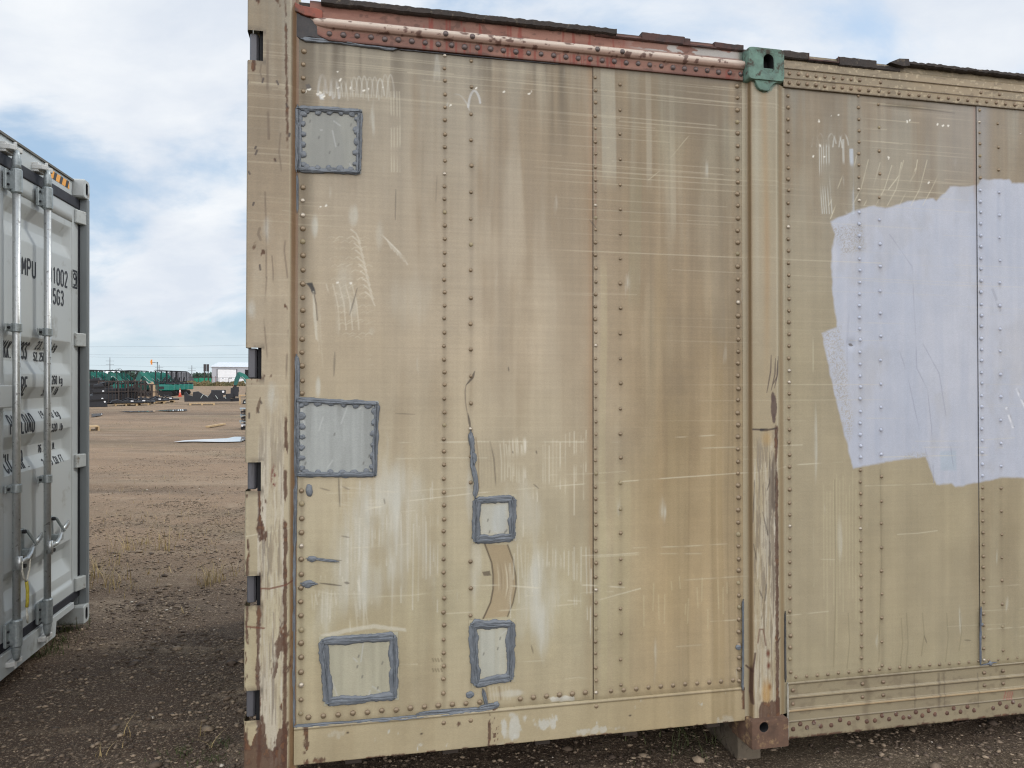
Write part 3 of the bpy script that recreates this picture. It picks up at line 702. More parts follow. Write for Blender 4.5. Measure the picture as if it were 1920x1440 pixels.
NOTCH = [(P(470, 120)[1], P(470, 64)[1]), (P(470, 712)[1], P(470, 653)[1]), (P(470, 920)[1], P(470, 866)[1]), (P(470, 1132)[1], P(470, 1077)[1]), (P(470, 1345)[1], P(470, 1290)[1])]
NW = .054
def corner_paint(cv):
    paint_common(cv); U, V = cv.U, cv.V
    marks_ = [m for m in SCR if min(p[0] for p in m[0]) < .2]
    for m in marks_: cv.stroke(m[0], m[1], m[2], m[3]*.8)
    
    # browner tone in the groove beside the sheet
    g = np.clip(1-np.abs(U-.166)/.016, 0, 1); cv.blend(sst(g, 0, .6)*.95*(.75+.5*(fbm(U*5, V*3, 9)-.3)), (124, 90, 56)); cv.blend(sst(U, .168, .176)*.4, (120, 96, 80))
    cv.blend(np.clip(1-np.abs(U-.150)/.004, 0, 1)*.5, (206, 196, 168))
    low = sst(-V, -1.55, -.95)
    body = (U > .045)*(U < .135)
    wood_wear(cv, low*body)
    cv.blend(low*body*.25, (200, 194, 176))
    # vertical fold of darker paint at the inner edge, upper half
    n = fbm(U*30, V*6, 230)
    fold = np.exp(-((U-(.136+.004*np.sin(V*6)))/.006)**2)
    rust(cv, fold*sst(V, 2.2, 2.45)*sst(n, .25, .5)*.8, 1)
    ln = np.exp(-((U-.140-.004*(fbm(U*0, V*14, 251)-.5))/(.0065+.006*(fbm(U*0, V*20, 252)-.4)))**2)*sst(-V, -1.42, -1.3)
    rust(cv, np.clip(ln*sst(n+.26*sst(-V, -1.2, -.3), .34, .46)*1.3, 0, 1), 2)
    ln = np.exp(-((U-(.051+.003*np.sin(V*9)))/(.007+.012*(fbm(U*0, V*16, 253)-.45)))**2)*sst(-V, -1.30, -1.1)*sst(fbm(U*20, V*9, 233)+.2*sst(-V, -1, -.3), .42, .58)
    rust(cv, ln, 3)
    ln = np.exp(-((U-.010)/.007)**2)*(V < NOTCH[2][0]-.01)*sst(fbm(U*30, V*12, 236), .42, .55); rust(cv, ln, 4)
    for a, b in NOTCH:      # grime where the hinges bear
        d = np.minimum(np.abs(V-a), np.abs(V-b)); cv.blend(np.clip(1-d/.022, 0, 1)*(U < NW+.012)*.65*sst(fbm(U*40, V*40, 239), .3, .6), (86, 74, 60))
    for x, y0, y1, w_ in ((502, 75, 260, .006), (490, 120, 150, .002), (497, 360, 520, .003), (526, 250, 320, .003), (487, 428, 450, .006), (537, 420, 520, .003), (500, 520, 680, .0025), (540, 620, 800, .004), (510, 480, 540, .002)):
        cv.stroke(PL([(x, y0), (x+rnd.uniform(-6, 6), (y0+y1)/2), (x+2, y1)], .03), w_, (96, 78, 60), .55, dash=22)
    for (x, y) in ((464, 150), (476, 380), (487, 497), (494, 147), (519, 152), (466, 322), (515, 298), (480, 275), (482, 282), (543, 250), (537, 195), (488, 752), (482, 765), (467, 775)):
        cv.stroke(PL([(x, y), (x+rnd.uniform(-3, 3), y+rnd.uniform(3, 9))], .03), .004, (60, 46, 40), .85)
    cv.stroke(PL([(488, 745), (484, 765), (481, 775)], .03), .008, (92, 68, 46), .8, taper=True)
    for (x, y, r_) in ((503, 432, 9), (472, 580, 7), (510, 745, 10)):
        cv.blend(cv.blob(P(x, y, .03), r_*.0021, r_*.005)*sst(n, .3, .6)*.7, (196, 196, 186))
    # red-brown blotches on the lower post and heavy rust at the foot
    cv.blend(np.clip(1-np.hypot((U-.098)/.012, (V-1.14)/.06), 0, 1)*sst(fbm(U*90, V*60, 241), .5, .6)*1.6, (120, 62, 50))
    foot = sst(-V, -.34, -.13)
    rust(cv, np.clip(sst(foot*.9+(fbm(U*26, V*9, 243)-.5)*1.7, .42, .58), 0, 1)*(U < .15), 5, .4)
    rust(cv, np.clip(np.exp(-((U-.128)/.03)**2)*sst(-V, -.72, -.5)*sst(fbm(U*34, V*13, 245), .52, .6), 0, 1), 6)
    cv.stroke(PL([(482, 1103), (505, 1104), (535, 1097), (548, 1091)], .03), .003, (110, 60, 44), .85)
    cv.stroke(PL([(463, 1175), (495, 1178)], .03), .004, (110, 62, 46), .8)
def notch(U, V):
    m = np.zeros(U.shape, bool)
    for a, b in NOTCH: m |= (U < NW) & (V > a) & (V < b)
    return m
o = profile_u('corner_post', [(0, -.12), (0, .018), (.004, .028), (.010, .03), (.148, .03), (.158, .018), (.168, .004), (.177, .001)], -.005, 3.02, corner_paint, notch)
tag(o, 'scarred corner post with five hinge openings, rusty at the foot')

def midpost_paint(cv):
    paint_common(cv); U, V, W = cv.U, cv.V, cv.W
    cv.blend(np.full(U.shape, .55), (168, 158, 132))
    for m in SCR:
        if max(p[0] for p in m[0]) > 1.96 and min(p[0] for p in m[0]) < 2.15: cv.stroke(m[0], m[1], m[2], m[3]*.6)
    # browner tone on both sloping flanks
    cv.blend(sst(U, 1.966, 1.972)*sst(-U, -1.982, -1.976)*.8, (128, 104, 72)); cv.blend(sst(-U, -1.966, -1.960)*.3, (190, 180, 156))
    cv.blend(sst(U, 2.098, 2.118)*sst(-U, -2.140, -2.125)*.65, (140, 116, 80)); cv.blend(np.exp(-((U-2.092)/.005)**2)*.4, (206, 198, 172))
    # rust coloured run-off down the middle from the green fitting
    cv.blend(np.exp(-((U-(2.042+.004*np.sin(V*4)))/.014)**2)*sst(V, 1.3, 2.0)*.45*(.6+.5*fbm(U*20, V*3, 301)), (160, 122, 70))
    cv.blend(np.exp(-((U-2.00)/.012)**2)*sst(V, 1.5, 2.2)*.35, (182, 178, 160))
    body = (U > 1.980)*(U < 2.094); n = fbm(U*30, V*6, 303)
    low = sst(-V+.10*(n-.5), -1.30, -1.22)
    wood_wear(cv, low*body*.9, 7); cv.blend(low*body*.2, (186, 178, 156))
    edge = np.exp(-((U-2.086)/.009)**2)*sst(-V, -1.33, -1.30)
    rust(cv, np.clip(edge*sst(n+.10*sst(-V, -.8, -.4), .30, .5)*1.1, 0, 1), 11)
    cv.blend(np.clip(np.exp(-((U-2.066)/.02)**2)*sst(-V, -1.28, -1.2)*sst(V, .5, .9)*sst(fbm(U*80, V*5, 305), .5, .62)*.8, 0, 1), (92, 78, 66))
    # dark worn oval and the short weld line below it
    for (x, y, ru, rv) in ((1451, 762, .013, .045), (1449, 745, .008, .02), (1451, 785, .008, .018)):
        c = P(x, y, .03); cv.blend(np.clip((1.25-np.hypot((U-c[0])/ru, (V-c[1])/rv)+.5*(fbm(U*90, V*90, 307)-.5))*3, 0, 1)*.9, (84, 64, 56))
    cv.stroke(PL([(1412, 805), (1440, 806), (1456, 803)], .03), .005, (70, 54, 46), .9); cv.stroke(PL([(1427, 806), (1438, 806)], .03), .009, (40, 34, 34), .9)
    c = P(1438, 822, .03); cv.blend(np.clip(1.4-np.hypot((U-c[0])/.022, (V-c[1])/.03), 0, 1)*.5, (186, 152, 92))
    for x, y0, y1 in ((1441, 666, 736), (1449, 672, 732), (1453, 676, 720), (1455, 668, 728)):
        cv.stroke(PL([(x+5, y0), (x+4, y0+30), (x-3, y1)], .03), .0032, (74, 56, 50), .8, taper=True)
    for pts in ([(1444, 860), (1443, 905), (1438, 920)], [(1455, 880), (1452, 960), (1456, 1000)], [(1415, 900), (1412, 980)], [(1430, 960), (1444, 1020), (1443, 1060)], [(1437, 1095), (1434, 1130), (1428, 1160)], [(1413, 1020), (1420, 1060)], [(1421, 1100), (1430, 1122)]):
        cv.stroke(PL(pts, .03), .003, (70, 58, 50), .7, taper=True, dash=30)
    cv.stroke(PL([(1421, 1205), (1424, 1180), (1431, 1180), (1436, 1210)], .03), .004, (104, 68, 50), .7)
    for pts in ([(1412, 1260), (1416, 1225)], [(1405, 1252), (1412, 1258), (1411, 1300)], [(1411, 1300), (1413, 1320)], [(1458, 1204), (1464, 1197)]): cv.stroke(PL(pts, .03), .005, (74, 48, 40), .85)
    for x, y in ((1440, 1225), (1441, 1248), (1443, 1288)): cv.blend(cv.blob(P(x, y, .03), .009, .016)*sst(n, .3, .5), (112, 68, 50))
    c = P(1437, 1300, .03); cv.blend(np.clip(1.5-np.hypot((U-c[0])/.02, (V-c[1])/.05), 0, 1)*.7, (186, 146, 84))
    foot = sst(-V+.05*(fbm(U*26, V*12, 309)-.5), -.205, -.165); rust(cv, foot*sst(U, 1.996, 2.006)*(U < 2.10), 13, .3)
    # green paint hanging below the upper fitting
    gx = np.abs(U-2.040); chin = 2.755-.0*gx - .05*np.sqrt(np.clip(1-(gx/.035)**2, 0, 1)) + .01*(fbm(U*40, V*0, 311)-.5)
    gm = sst(V-(2.690+.035*(gx/.05)**2+.02*(fbm(U*60, U*0, 313)-.5)), -.012, .012)*(U > 1.972)*(U < 2.13)
    gm = sst(gm+(fbm(U*120, V*70, 315)-.5)*1.0, .35, .75)
    cv.blend(gm*.85, (100, 128, 112))
o = profile_u('intermediate_post', [(1.948, .004), (1.968, .005), (1.9735, .010), (1.975, .028), (1.980, .030), (2.088, .030), (2.096, .027), (2.118, .012), (2.134, .004), (2.146, .002)], .112, P(1434, 150, .05)[1]+.002, midpost_paint)
tag(o, 'second post with bare worn strip and a rust brown foot, under the green fitting')

# ---------- corner castings of the second post
def casting(name, u0, u1, v0, v1, w0, w1, hole, slot, mat, label, chin=None, r=.012, nseg=24):
    """hollow block with an opening in its front face"""
    hu, hv, hw, hh = hole       # centre and half sizes
    mb = MB()
    # outline (rounded rectangle, optional pointed chin) and the inner opening joined by a ring
    def rr(cx, cz, a, b, rad, n):
        pts = []
        for k in range(n):
            t = 2*pi*k/n; c_, s_ = cos(t), sin(t)
            e = max(.001, rad); 
            x = min(a, max(-a, c_*max(a, b)*1.6)); z = min(b, max(-b, s_*max(a, b)*1.6))
            if abs(x) > a-e and abs(z) > b-e:
                qx = (a-e)*(1 if x > 0 else -1); qz = (b-e)*(1 if z > 0 else -1); d = hypot(x-qx, z-qz) or 1; x = qx+(x-qx)/d*e; z = qz+(z-qz)/d*e
            pts.append((cx+x, cz+z))
        return pts
    n = 64
    outer = rr((u0+u1)/2, (v0+v1)/2, (u1-u0)/2, (v1-v0)/2, r, n)
    if chin: outer = [(x, z-(chin*max(0, 1-(abs(x-(u0+u1)/2)/((u1-u0)*.34))**2)**.5 if z < (v0+v1)/2-.01 else 0)) for x, z in outer]
    inner = []
    for k in range(n):
        t = 2*pi*k/n; 
        if slot: # stadium standing up
            z = sin(t)*hw + (hh-hw)*(1 if sin(t) > 0 else -1)*min(1, abs(sin(t))*3); x = cos(t)*hw
        else: x = cos(t)*hw; z = sin(t)*hh
        inner.append((hu+x, hv+z))
    ys = [(-w1, outer), (-w1+.003, [(x, z) for x, z in outer])]
    front = [(x+(.5*(u0+u1)-x)*.03, z+(.5*(v0+v1)-z)*.03) for x, z in outer]
    rings = [(-w0, outer), (-w1+.006, outer), (-w1, front), (-w1-.0005, [(hu+(x-hu)*1.18, hv+(z-hv)*1.12) for x, z in inner]), (-w1+.003, inner), (-w1+.05, inner)]
    for y, ring in rings:
        for x, z in ring: mb.v.append(Vector((x, y, z)))
    for q in range(len(rings)-1):
        for k in range(n):
            k2 = (k+1) % n; mb.f.append([q*n+k, q*n+k2, (q+1)*n+k2, (q+1)*n+k]); mb.m.append(1 if q >= len(rings)-2 else 0)
    b = (len(rings)-1)*n; mb.f.append([b+k for k in range(n)]); mb.m.append(1)
    o = mb.build(name, [mat, M_DARK], box_root, True)  # hole walls and floor coloured dark for the shade inside
    em = o.modifiers.new('edges', 'EDGE_SPLIT'); em.split_angle = radians(38)
    if label: tag(o, label)
    return o
M_DARK = pmat('painted_dark_inside', (22, 22, 24), .9)  # near-black that stands in for shade inside openings
M_GREEN = pmat('chipped_green_paint', (92, 118, 106), .75, var=.35, vscale=26, bump=.7, bscale=45, dirt=(62, 58, 48), dirt_amt=.28, dscale=30)
M_RUST = pmat('brown_rust', (92, 70, 56), .85, var=.3, vscale=24, bump=.6, bscale=70, dirt=(140, 116, 84), dirt_amt=.22, dscale=20)
M_TANP = pmat('plain_tan_paint', (160, 148, 116), .6, var=.12, vscale=5, bump=.2, dirt=(104, 78, 56), dirt_amt=.18, dscale=7)
gc = P(1434, 118, .05); gv0 = P(1434, 150, .05)[1]; gv1 = P(1434, 89, .05)[1]; gdt = P(1434, 170, .044)[1]-2.735
casting('corner_casting', 1.952, 2.118, gv0, gv1, -.05, .050, (2.046, gc[1], .0235, .040), True, M_GREEN, 'green painted fitting with an upright oval hole on top of the second post', r=.016)
# chin of the green fitting, a thin forged tongue with a cracked lower edge
mb = MB(); pts = [(1.957, 2.800), (1.957, 2.782), (1.972, 2.780), (1.984, 2.776), (1.990, 2.770), (1.995, 2.755), (2.001, 2.745), (2.012, 2.738), (2.030, 2.735), (2.047, 2.736), (2.054, 2.741), (2.058, 2.752), (2.068, 2.764), (2.080, 2.772), (2.098, 2.777), (2.117, 2.780), (2.117, 2.800)]
mb.prism([(a_, b_+gdt+(.03 if b_ > 2.79 else 0)) for a_, b_ in pts], -.044, -.02); o = mb.build('fitting_tongue', M_GREEN, box_root); bevel(o, .003)
bc = P(1434, 1364, .06)
casting('corner_casting', 1.952, 2.119, .004, .118, -.10, .060, (bc[0]-.002, bc[1], .020, .020), False, M_RUST, 'rusty brown block with a round hole at the foot of the second post', r=.006)

# ---------- rails swept along u
def profile_v(name, vpts, u0, u1, paint, h=.004, hv=.003, extra=None, label=None, jag=None):
    vs, ws = [], []
    for (a, wa), (b, wb) in zip(vpts[:-1], vpts[1:]):
        n = max(1, int(round(hypot(b-a, wb-wa)/hv)))
        for k in range(n): vs.append(a+(b-a)*k/n); ws.append(wa+(wb-wa)*k/n)
    vs.append(vpts[-1][0]); ws.append(vpts[-1][1]); vs = np.array(vs); ws = np.array(ws)
    us = np.linspace(u0, u1, max(2, int((u1-u0)/h)+1))
    cv = Canvas(0, 1, 0, 1, .5); cv.h = .003
    cv.u = us; cv.v = vs
    cv.U, cv.V = np.meshgrid(us, vs, indexing='ij'); cv.W = np.meshgrid(us, ws, indexing='ij')[1]; cv.k = np.meshgrid(us, np.arange(len(vs)), indexing='ij')[1]
    cv.C = np.zeros(cv.U.shape+(3,)); cv.R = np.full(cv.U.shape, .6)
    paint(cv)
    Vg = cv.V.copy(); Wg = cv.W.copy()
    if jag is not None: Vg, Wg = jag(cv.U, Vg, Wg)
    o = grid_mesh(name, cv.U, -Wg, Vg, cv.col4(), M_PAINT, box_root)
    if label: tag(o, label)
    return o

def red_paint(cv):
    U, V, W = cv.U, cv.V, cv.W
    n = fbm(U*7, V*26, 401); n2 = fbm(U*40, V*60, 403); n3 = fbm(U*3, V*8, 405)
    cv.C[:] = srgb_alb((136, 92, 78), .8)
    cv.blend(sst(n, .35, .65)*.6, (166, 124, 106)); cv.blend(sst(n3, .45, .65)*.45, (124, 98, 86))
    # pink bulging rib, with a whitish highlight painted along its top
    rib = sst(V, 2.776, 2.789)*sst(-V, -2.828, -2.818)
    cv.blend(rib*(.62+.38*n), (194, 166, 150)); cv.blend(rib*sst(V, 2.792, 2.808)*.85, (218, 204, 188))
    cv.blend(rib*sst(n2, .60, .66)*.7, (96, 52, 42)); cv.blend(sst(n2, .64, .7)*.5, (84, 60, 50))
    # red drips
    dr = sst(fbm(U*90, V*4, 407, 2), .62, .68)*sst(fbm(U*4, V*0, 409), .5, .6); cv.blend(dr*.7*(1-rib), (140, 58, 44))
    cv.blend(sst(-V, -2.752, -2.745)*.5, (70, 44, 38))
    # grey flaked primer near the second post
    fl = sst(U, 1.42, 1.55)*sst(fbm(U*16, V*46, 411)+.12*sst(U, 1.6, 1.9), .53, .57)*sst(V, 2.825, 2.835)*sst(-V, -2.866, -2.856); cv.blend(fl, (176, 172, 166))
    cv.blend(sst(V, 2.872, 2.884)*.8, (66, 52, 46)); cv.blend(sst(U, 1.90, 1.945)*.45, (150, 132, 118)); cv.blend(sst(U, 1.925, 1.945)*sst(V, 2.825, 2.83)*.8, (70, 96, 86))
    cv.R += .1
def red_jag(U, V, W):   # the rib begins with a torn rounded end
    t = np.clip((U-.225)/.06, 0, 1); t = np.sqrt(t)
    keepup = sst(V, 2.822, 2.832)
    W2 = W*(t*(1-keepup)+keepup) + (1-t)*(1-keepup)*-.004
    V2 = V + (1-t)*(1-keepup)*.045*(1-(V-2.742)/.09)
    return V2, W2
profile_v('top_rail', [(2.742, .000), (2.742, .011), (2.780, .012), (2.784, .013), (2.786, .021), (2.793, .028), (2.803, .031), (2.812, .029), (2.819, .021), (2.822, .012), (2.826, .008), (2.885, .006)], .215, 1.950, red_paint, jag=red_jag,
          label='rust red top rail with a pale pink rib and a row of rivets')
# upper red strip where the rail is torn away beside the corner post
mb = MB(); mb.prism([(.150, 2.852), (.158, 2.875), (.172, 2.866), (.19, 2.861), (.24, 2.857), (.26, 2.850), (.26, 2.815), (.222, 2.824), (.198, 2.826), (.175, 2.835), (.160, 2.838)], -.012, .02)
o = mb.build('torn_rail_end', pmat('dull_red_paint', (132, 76, 62), .75, var=.25, vscale=14, bump=.4, dirt=(88, 66, 56), dirt_amt=.3, dscale=16), box_root); bevel(o, .003)
mb = MB(); mb.prism([(.150, 2.85), (.185, 2.83), (.215, 2.822), (.24, 2.80), (.262, 2.775), (.30, 2.752), (.26, 2.748), (.215, 2.752), (.182, 2.74), (.16, 2.752), (.155, 2.80)], -.004, .03)
o = mb.build('torn_corner_plate', pmat('bent_grey_metal', (52, 48, 47), .6, var=.6, vscale=60, bump=1.0, bscale=40), box_root); bevel(o, .003)

def dark_roof(name, u0, u1, v0, v1, seed, w=.026, label=None, step=None, mat=None, rough_top=.004):
    """thick ragged edge of the roof sheet, overhanging the rail"""
    n = max(6, int((u1-u0)/.006)); us = np.linspace(u0, u1, n+1)
    top = v1+rough_top*(fbm(us*60, us*0, seed, 4)-.5)*2; bot = v0+rough_top*.7*(fbm(us*50, us*0+9, seed, 3)-.5)*2
    if step is not None: top = top+step(us)
    ww = w+.004*(fbm(us*40, us*0+4, seed)-.5)*2
    mb = MB(); ring = 8
    for k, u_ in enumerate(us):
        t_, b_, w_ = top[k], bot[k], ww[k]
        for (a, b) in ((b_, -.02), (b_, w_*.7), (b_+.004, w_), (t_-.005, w_+.001), (t_-.001, w_-.004), (t_, w_-.012), (t_+.001, -.05), (t_-.004, -.2)):
            mb.v.append(Vector((u_, -b, a)))
        if k:
            o_ = k*ring
            for j in range(ring-1): mb.f.append([o_-ring+j, o_+j, o_+j+1, o_-ring+j+1]); mb.m.append(0)
    mb.f.append(list(range(ring))[::-1]); mb.m.append(0); mb.f.append([n*ring+j for j in range(ring)]); mb.m.append(0)
    o = mb.build(name, mat or M_ROOF, box_root)
    if label: tag(o, label)
    return o
M_ROOF = pmat('tarred_roof_edge', (56, 50, 46), .85, var=.4, vscale=30, bump=.9, bscale=90, dirt=(104, 94, 80), dirt_amt=.10, dscale=40)
M_ROOF2 = pmat('rusted_roof_fold', (74, 50, 44), .75, var=.3, vscale=16, bump=.5, dirt=(48, 40, 38), dirt_amt=.3, dscale=12)
yr = lambda x, y, w=.026: P(x, y, w)
dark_roof('roof_edge', yr(602, 0)[0], yr(1156, 70)[0], 2.868, 2.893, 1, w=.030, label='long dark ragged roof edge above the red rail')
for i, (x0, x1, y0b, yt, hh) in enumerate(((1118, 1206, 0, 0, .004), (1206, 1286, 0, 0, .028), (1286, 1296, 0, 0, .022), (1342, 1396, 0, 0, .020))):
    a = yr(x0, 90)[0]; b = yr(x1, 90)[0]
    dark_roof('roof_edge', a, b, 2.862, 2.870+hh, 5+i, w=.018, rough_top=.0015, mat=M_ROOF2)
a, b = yr(1283, 95)[0], yr(1345, 95)[0]
mb = MB(); mb.box(a, b, -.018, -.010, 2.862, 2.868).box(a, a+.004, -.018, -.008, 2.868, 2.888).box(b-.004, b, -.018, -.008, 2.868, 2.888).box(a, b, -.006, .06, 2.864, 2.874)
mb.build('roof_notch', M_ROOF2, box_root)

def gold_paint(cv):
    U, V, W = cv.U, cv.V, cv.W
    n = fbm(U*5, V*30, 421); n2 = fbm(U*30, V*60, 423); n3 = fbm(U*90, V*90, 425, 2)
    cv.C[:] = srgb_alb((146, 132, 106), .8); cv.blend(sst(n, .4, .62)*.5, (170, 150, 118)); cv.blend(sst(n2, .6, .68)*.5, (116, 100, 76)); cv.blend(sst(n3, .66, .74)*.5, (206, 190, 156))
    for v in (2.772, 2.811): cv.blend(np.exp(-((V-v)/.0025)**2)*.7, (66, 50, 44))
    cv.blend(sst(V, 2.83, 2.865)*.4, (110, 100, 80)); cv.blend(sst(-U, -2.30, -2.16)*.35, (130, 116, 96))
    cv.blend(sst(-V, -2.742, -2.733)*.6, (70, 56, 46)); cv.R -= .08
profile_v('top_rail', [(2.733, .0), (2.733, .008), (2.769, .010), (2.771, .014), (2.774, .010), (2.808, .011), (2.810, .016), (2.813, .012), (2.845, .010), (2.850, .004), (2.876, .002)], 2.138, 4.35, gold_paint, label='dull golden top rail with double rows of rivets')
a = lambda x: yr(x, 115, .02)[0]
dark_roof('roof_edge', a(1470), a(1517), 2.853, 2.885, 21, w=.020, rough_top=.003)
dark_roof('roof_edge', a(1517), a(1575), 2.850, 2.867, 22, w=.012, rough_top=.002)
dark_roof('roof_edge', a(1575), a(1643), 2.845, 2.884, 23, w=.020, rough_top=.0025)
dark_roof('roof_edge', a(1643), a(1690), 2.846, 2.868, 24, w=.014, rough_top=.003)
mb = MB(); x0, x1 = a(1516), a(1573)
mb.box(x0, x1, -.022, -.016, 2.853, 2.857).box(x0, x0+.003, -.022, -.016, 2.857, 2.882).box(x1-.003, x1, -.022, -.016, 2.857, 2.880); mb.build('roof_notch', M_ROOF2, box_root)
dark_roof('roof_edge', a(1680), U_END-.2, 2.872, 2.890, 25, w=.030, rough_top=.006, label='frayed dark roof edge at the right end of the photograph', step=lambda u: -.0*u)
mb = MB(); mb.prism([(a(1664), 2.872), (a(1682), 2.893), (a(1700), 2.896), (a(1702), 2.868), (a(1690), 2.862)], -.034, -.01); mb.build('bent_flap', M_ROOF, box_root)

def lrail_paint(cv):
    paint_common(cv); U, V = cv.U, cv.V
    cv.blend(np.full(U.shape, .25), (172, 158, 122))
    n = fbm(U*14, V*18, 431); nf = fbm(U*60, V*30, 432, 4)
    for x, wd in ((1345, 22), (1360, 12), (1372, 10), (1335, 8)):
        c = P(x, 1310); cv.blend(np.clip(1.3-np.abs(U-c[0])/(wd*.0011), 0, 1)*.4*(.4+n), (138, 120, 84))
    for x, y, rx, ry, s in ((960, 1360, 30, 22, .8), (1025, 1352, 26, 18, .8), (1110, 1368, 60, 9, .6), (1360, 1350, 20, 12, .3), (630, 1375, 20, 10, .3), (935, 1395, 10, 10, .2)):
        cv.blend(sst(cv.blob(P(x, y), rx*.0022, ry*.0022)*.9+(nf-.5)*1.5+(n-.5)*.5, .45, .8)*s*.9, (200, 200, 190))
    rust(cv, np.clip(np.exp(-((U-(P(917, 1370)[0]))/.006)**2)*1.2, 0, 1)*sst(fbm(U*50, V*20, 433), .3, .45), 21)
    rust(cv, np.exp(-((U-P(928, 1380)[0])/.012)**2)*sst(fbm(U*70, V*50, 434), .45, .58), 22)
    rust(cv, np.exp(-((U-P(575, 1400)[0])/.012)**2)*sst(fbm(U*60, V*22, 437), .40, .5)*.9, 23)
    rust(cv, sst(-V, -.112, -.102)*sst(fbm(U*30, V*0, 435), .5, .6), 24); rust(cv, sst(U, 1.93, 1.945)*sst(n, .35, .5), 25)
    c = P(600, 1430); rust(cv, np.clip(1.2-np.hypot((U-c[0])/.04, (V-c[1]-.012)/.02)+(n-.5), 0, 1), 26)
    cv.blend(np.exp(-((V-.231)/.003)**2)*.5, (78, 62, 44)); c = P(860, 1356)
    rust(cv, np.clip(1.3-np.hypot((U-c[0])/.012, (V-c[1])/.01), 0, 1)*.8, 27)
    for x, y in ((640, 1348), (790, 1374), (652, 1372), (1180, 1340)): cv.blend(cv.blob(P(x, y), .006, .004), (60, 44, 38))
profile_v('bottom_rail', [(.102, -.05), (.100, .004), (.103, .009), (.226, .007), (.230, .010), (.236, .008), (.240, .001)], .170, 1.950, lrail_paint, label='deep tan bottom rail with rust stains, left of the second post')
def rrail_paint(cv):
    paint_common(cv); U, V, W = cv.U, cv.V, cv.W
    cv.blend(np.full(U.shape, .75), (146, 134, 108)); n = fbm(U*6, V*22, 441); n2 = fbm(U*36, V*40, 443)
    cv.blend(sst(n, .45, .65)*.3, (128, 116, 96)); cv.blend(sst(n2, .6, .7)*.35, (112, 98, 78))
    for v in (.232, .172, .1185, .0765): cv.blend(np.exp(-((V-v)/.0028)**2)*.6, (84, 68, 52))
    cv.blend(np.exp(-((V-.124)/.004)**2)*.85, (186, 160, 122)); cv.blend(np.exp(-((V-.179)/.003)**2)*.4, (170, 152, 120))  # highlights on the ridges, painted as pale lines
    c = P(1624, 1300); cv.blend(np.clip(1.4-np.abs(U-c[0]-.008*np.sin(V*50))/.016, 0, 1)*.45, (100, 86, 66))
    for x in (1713, 1760, 1768, 1757, 1832): cv.stroke(PL([(x, 1262), (x+1, 1325)]), .003, (96, 84, 68), .5)
    for x in (1880, 1885, 1889, 1893): cv.stroke(PL([(x, 1310), (x+4, 1296)]), .003, (160, 60, 60), .6)
    rust(cv, sst(-V, -.020, -.012)*sst(fbm(U*24, V*0, 445), .5, .6), 31); rust(cv, sst(-V, -.03, -.01)*.35, 32); cv.blend(sst(-U, -2.152, -2.147)*.8, (214, 208, 194))
profile_v('bottom_rail', [(.006, -.06), (.006, .006), (.010, .008), (.074, .006), (.077, .010), (.080, .006), (.117, .005), (.120, .013), (.128, .013), (.131, .005), (.170, .004), (.173, .009), (.181, .009), (.184, .003), (.228, .003), (.231, .007), (.238, .006), (.240, .001)], 2.147, U_END-.2, rrail_paint, h=.006, label='low aluminium bottom rail with ridges, right of the second post')

# ---------- rivets: the hundred that show largest are parts, the rest one part
def dome(r, h, n=12):
    v = [(0, -h, 0)]; f = []
    for q, (rr_, hh_) in enumerate(((.45, .88), (.8, .55), (1.0, .0))):
        for k in range(n):
            a_ = 2*pi*k/n; v.append((cos(a_)*r*rr_, -h*hh_ if q < 2 else .0005, sin(a_)*r*rr_))
    for k in range(n):
        k2 = (k+1) % n; f.append([0, 1+k2, 1+k])
        for q in range(2): f.append([1+q*n+k, 1+q*n+k2, 1+(q+1)*n+k2, 1+(q+1)*n+k])
    return v, f
M_RIV = pmat('oxidised_rivet', (132, 116, 94), .36, metal=.35, var=.25, vscale=30, bump=.1)
M_RIVR = pmat('dark_steel_rivet', (98, 90, 88), .42, metal=.4, var=.3, vscale=40, bump=.2, dirt=(120, 62, 46), dirt_amt=.2, dscale=60)
M_RIVS = pmat('dull_bronze_rivet', (126, 108, 88), .42, metal=.35, var=.25, vscale=40, bump=.15)
M_RIVB = pmat('rusty_rivet', (92, 66, 52), .7, metal=.1, var=.3, vscale=40, bump=.4, dirt=(140, 130, 120), dirt_amt=.2, dscale=50)
M_RIVL = pmat('painted_rivet', (170, 176, 190), .42, var=.05, vscale=30, bump=.05)
lavuv = PL(LAVPOLY)
def inside(pts, x, y):
    c = False; n = len(pts)
    for i in range(n):
        x0, y0 = pts[i]; x1, y1 = pts[i-1]
        if (y0 > y) != (y1 > y) and x < (x1-x0)*(y-y0)/(y1-y0)+x0: c = not c
    return c
kinds = {'p': pmat('paint_covered_rivet', (138, 126, 98), .5, var=.2, vscale=40, bump=.1), 'o': pmat('bright_worn_rivet', (176, 166, 150), .3, metal=.5, var=.2, vscale=40, bump=.1), 't': M_RIV, 'r': M_RIVR, 's': M_RIVS, 'b': M_RIVB, 'l': M_RIVL}
RIV = [(u, v, w, r, 'l' if (kd in 'tpo' and inside(lavuv, u, v)) else kd) for u, v, w, r, kd in RIV]
RIV = [q for q in RIV if not (inside(PL([(560, 195), (682, 198), (680, 328), (556, 325)]), q[0], q[1]) or inside(PL([(556, 745), (712, 750), (708, 897), (556, 895)]), q[0], q[1]))]
campos = CMI @ Vector((0, 0, CAM_Z))
RIV.sort(key=lambda q: -q[3]/(Vector((q[0], 0, q[1]))-campos).length)
protos = {}
def base_r(q): return (panel_z(np.array([q[0]]), np.array([q[1]]), 100)[0] if q[2] < .005 else 0)+q[2]
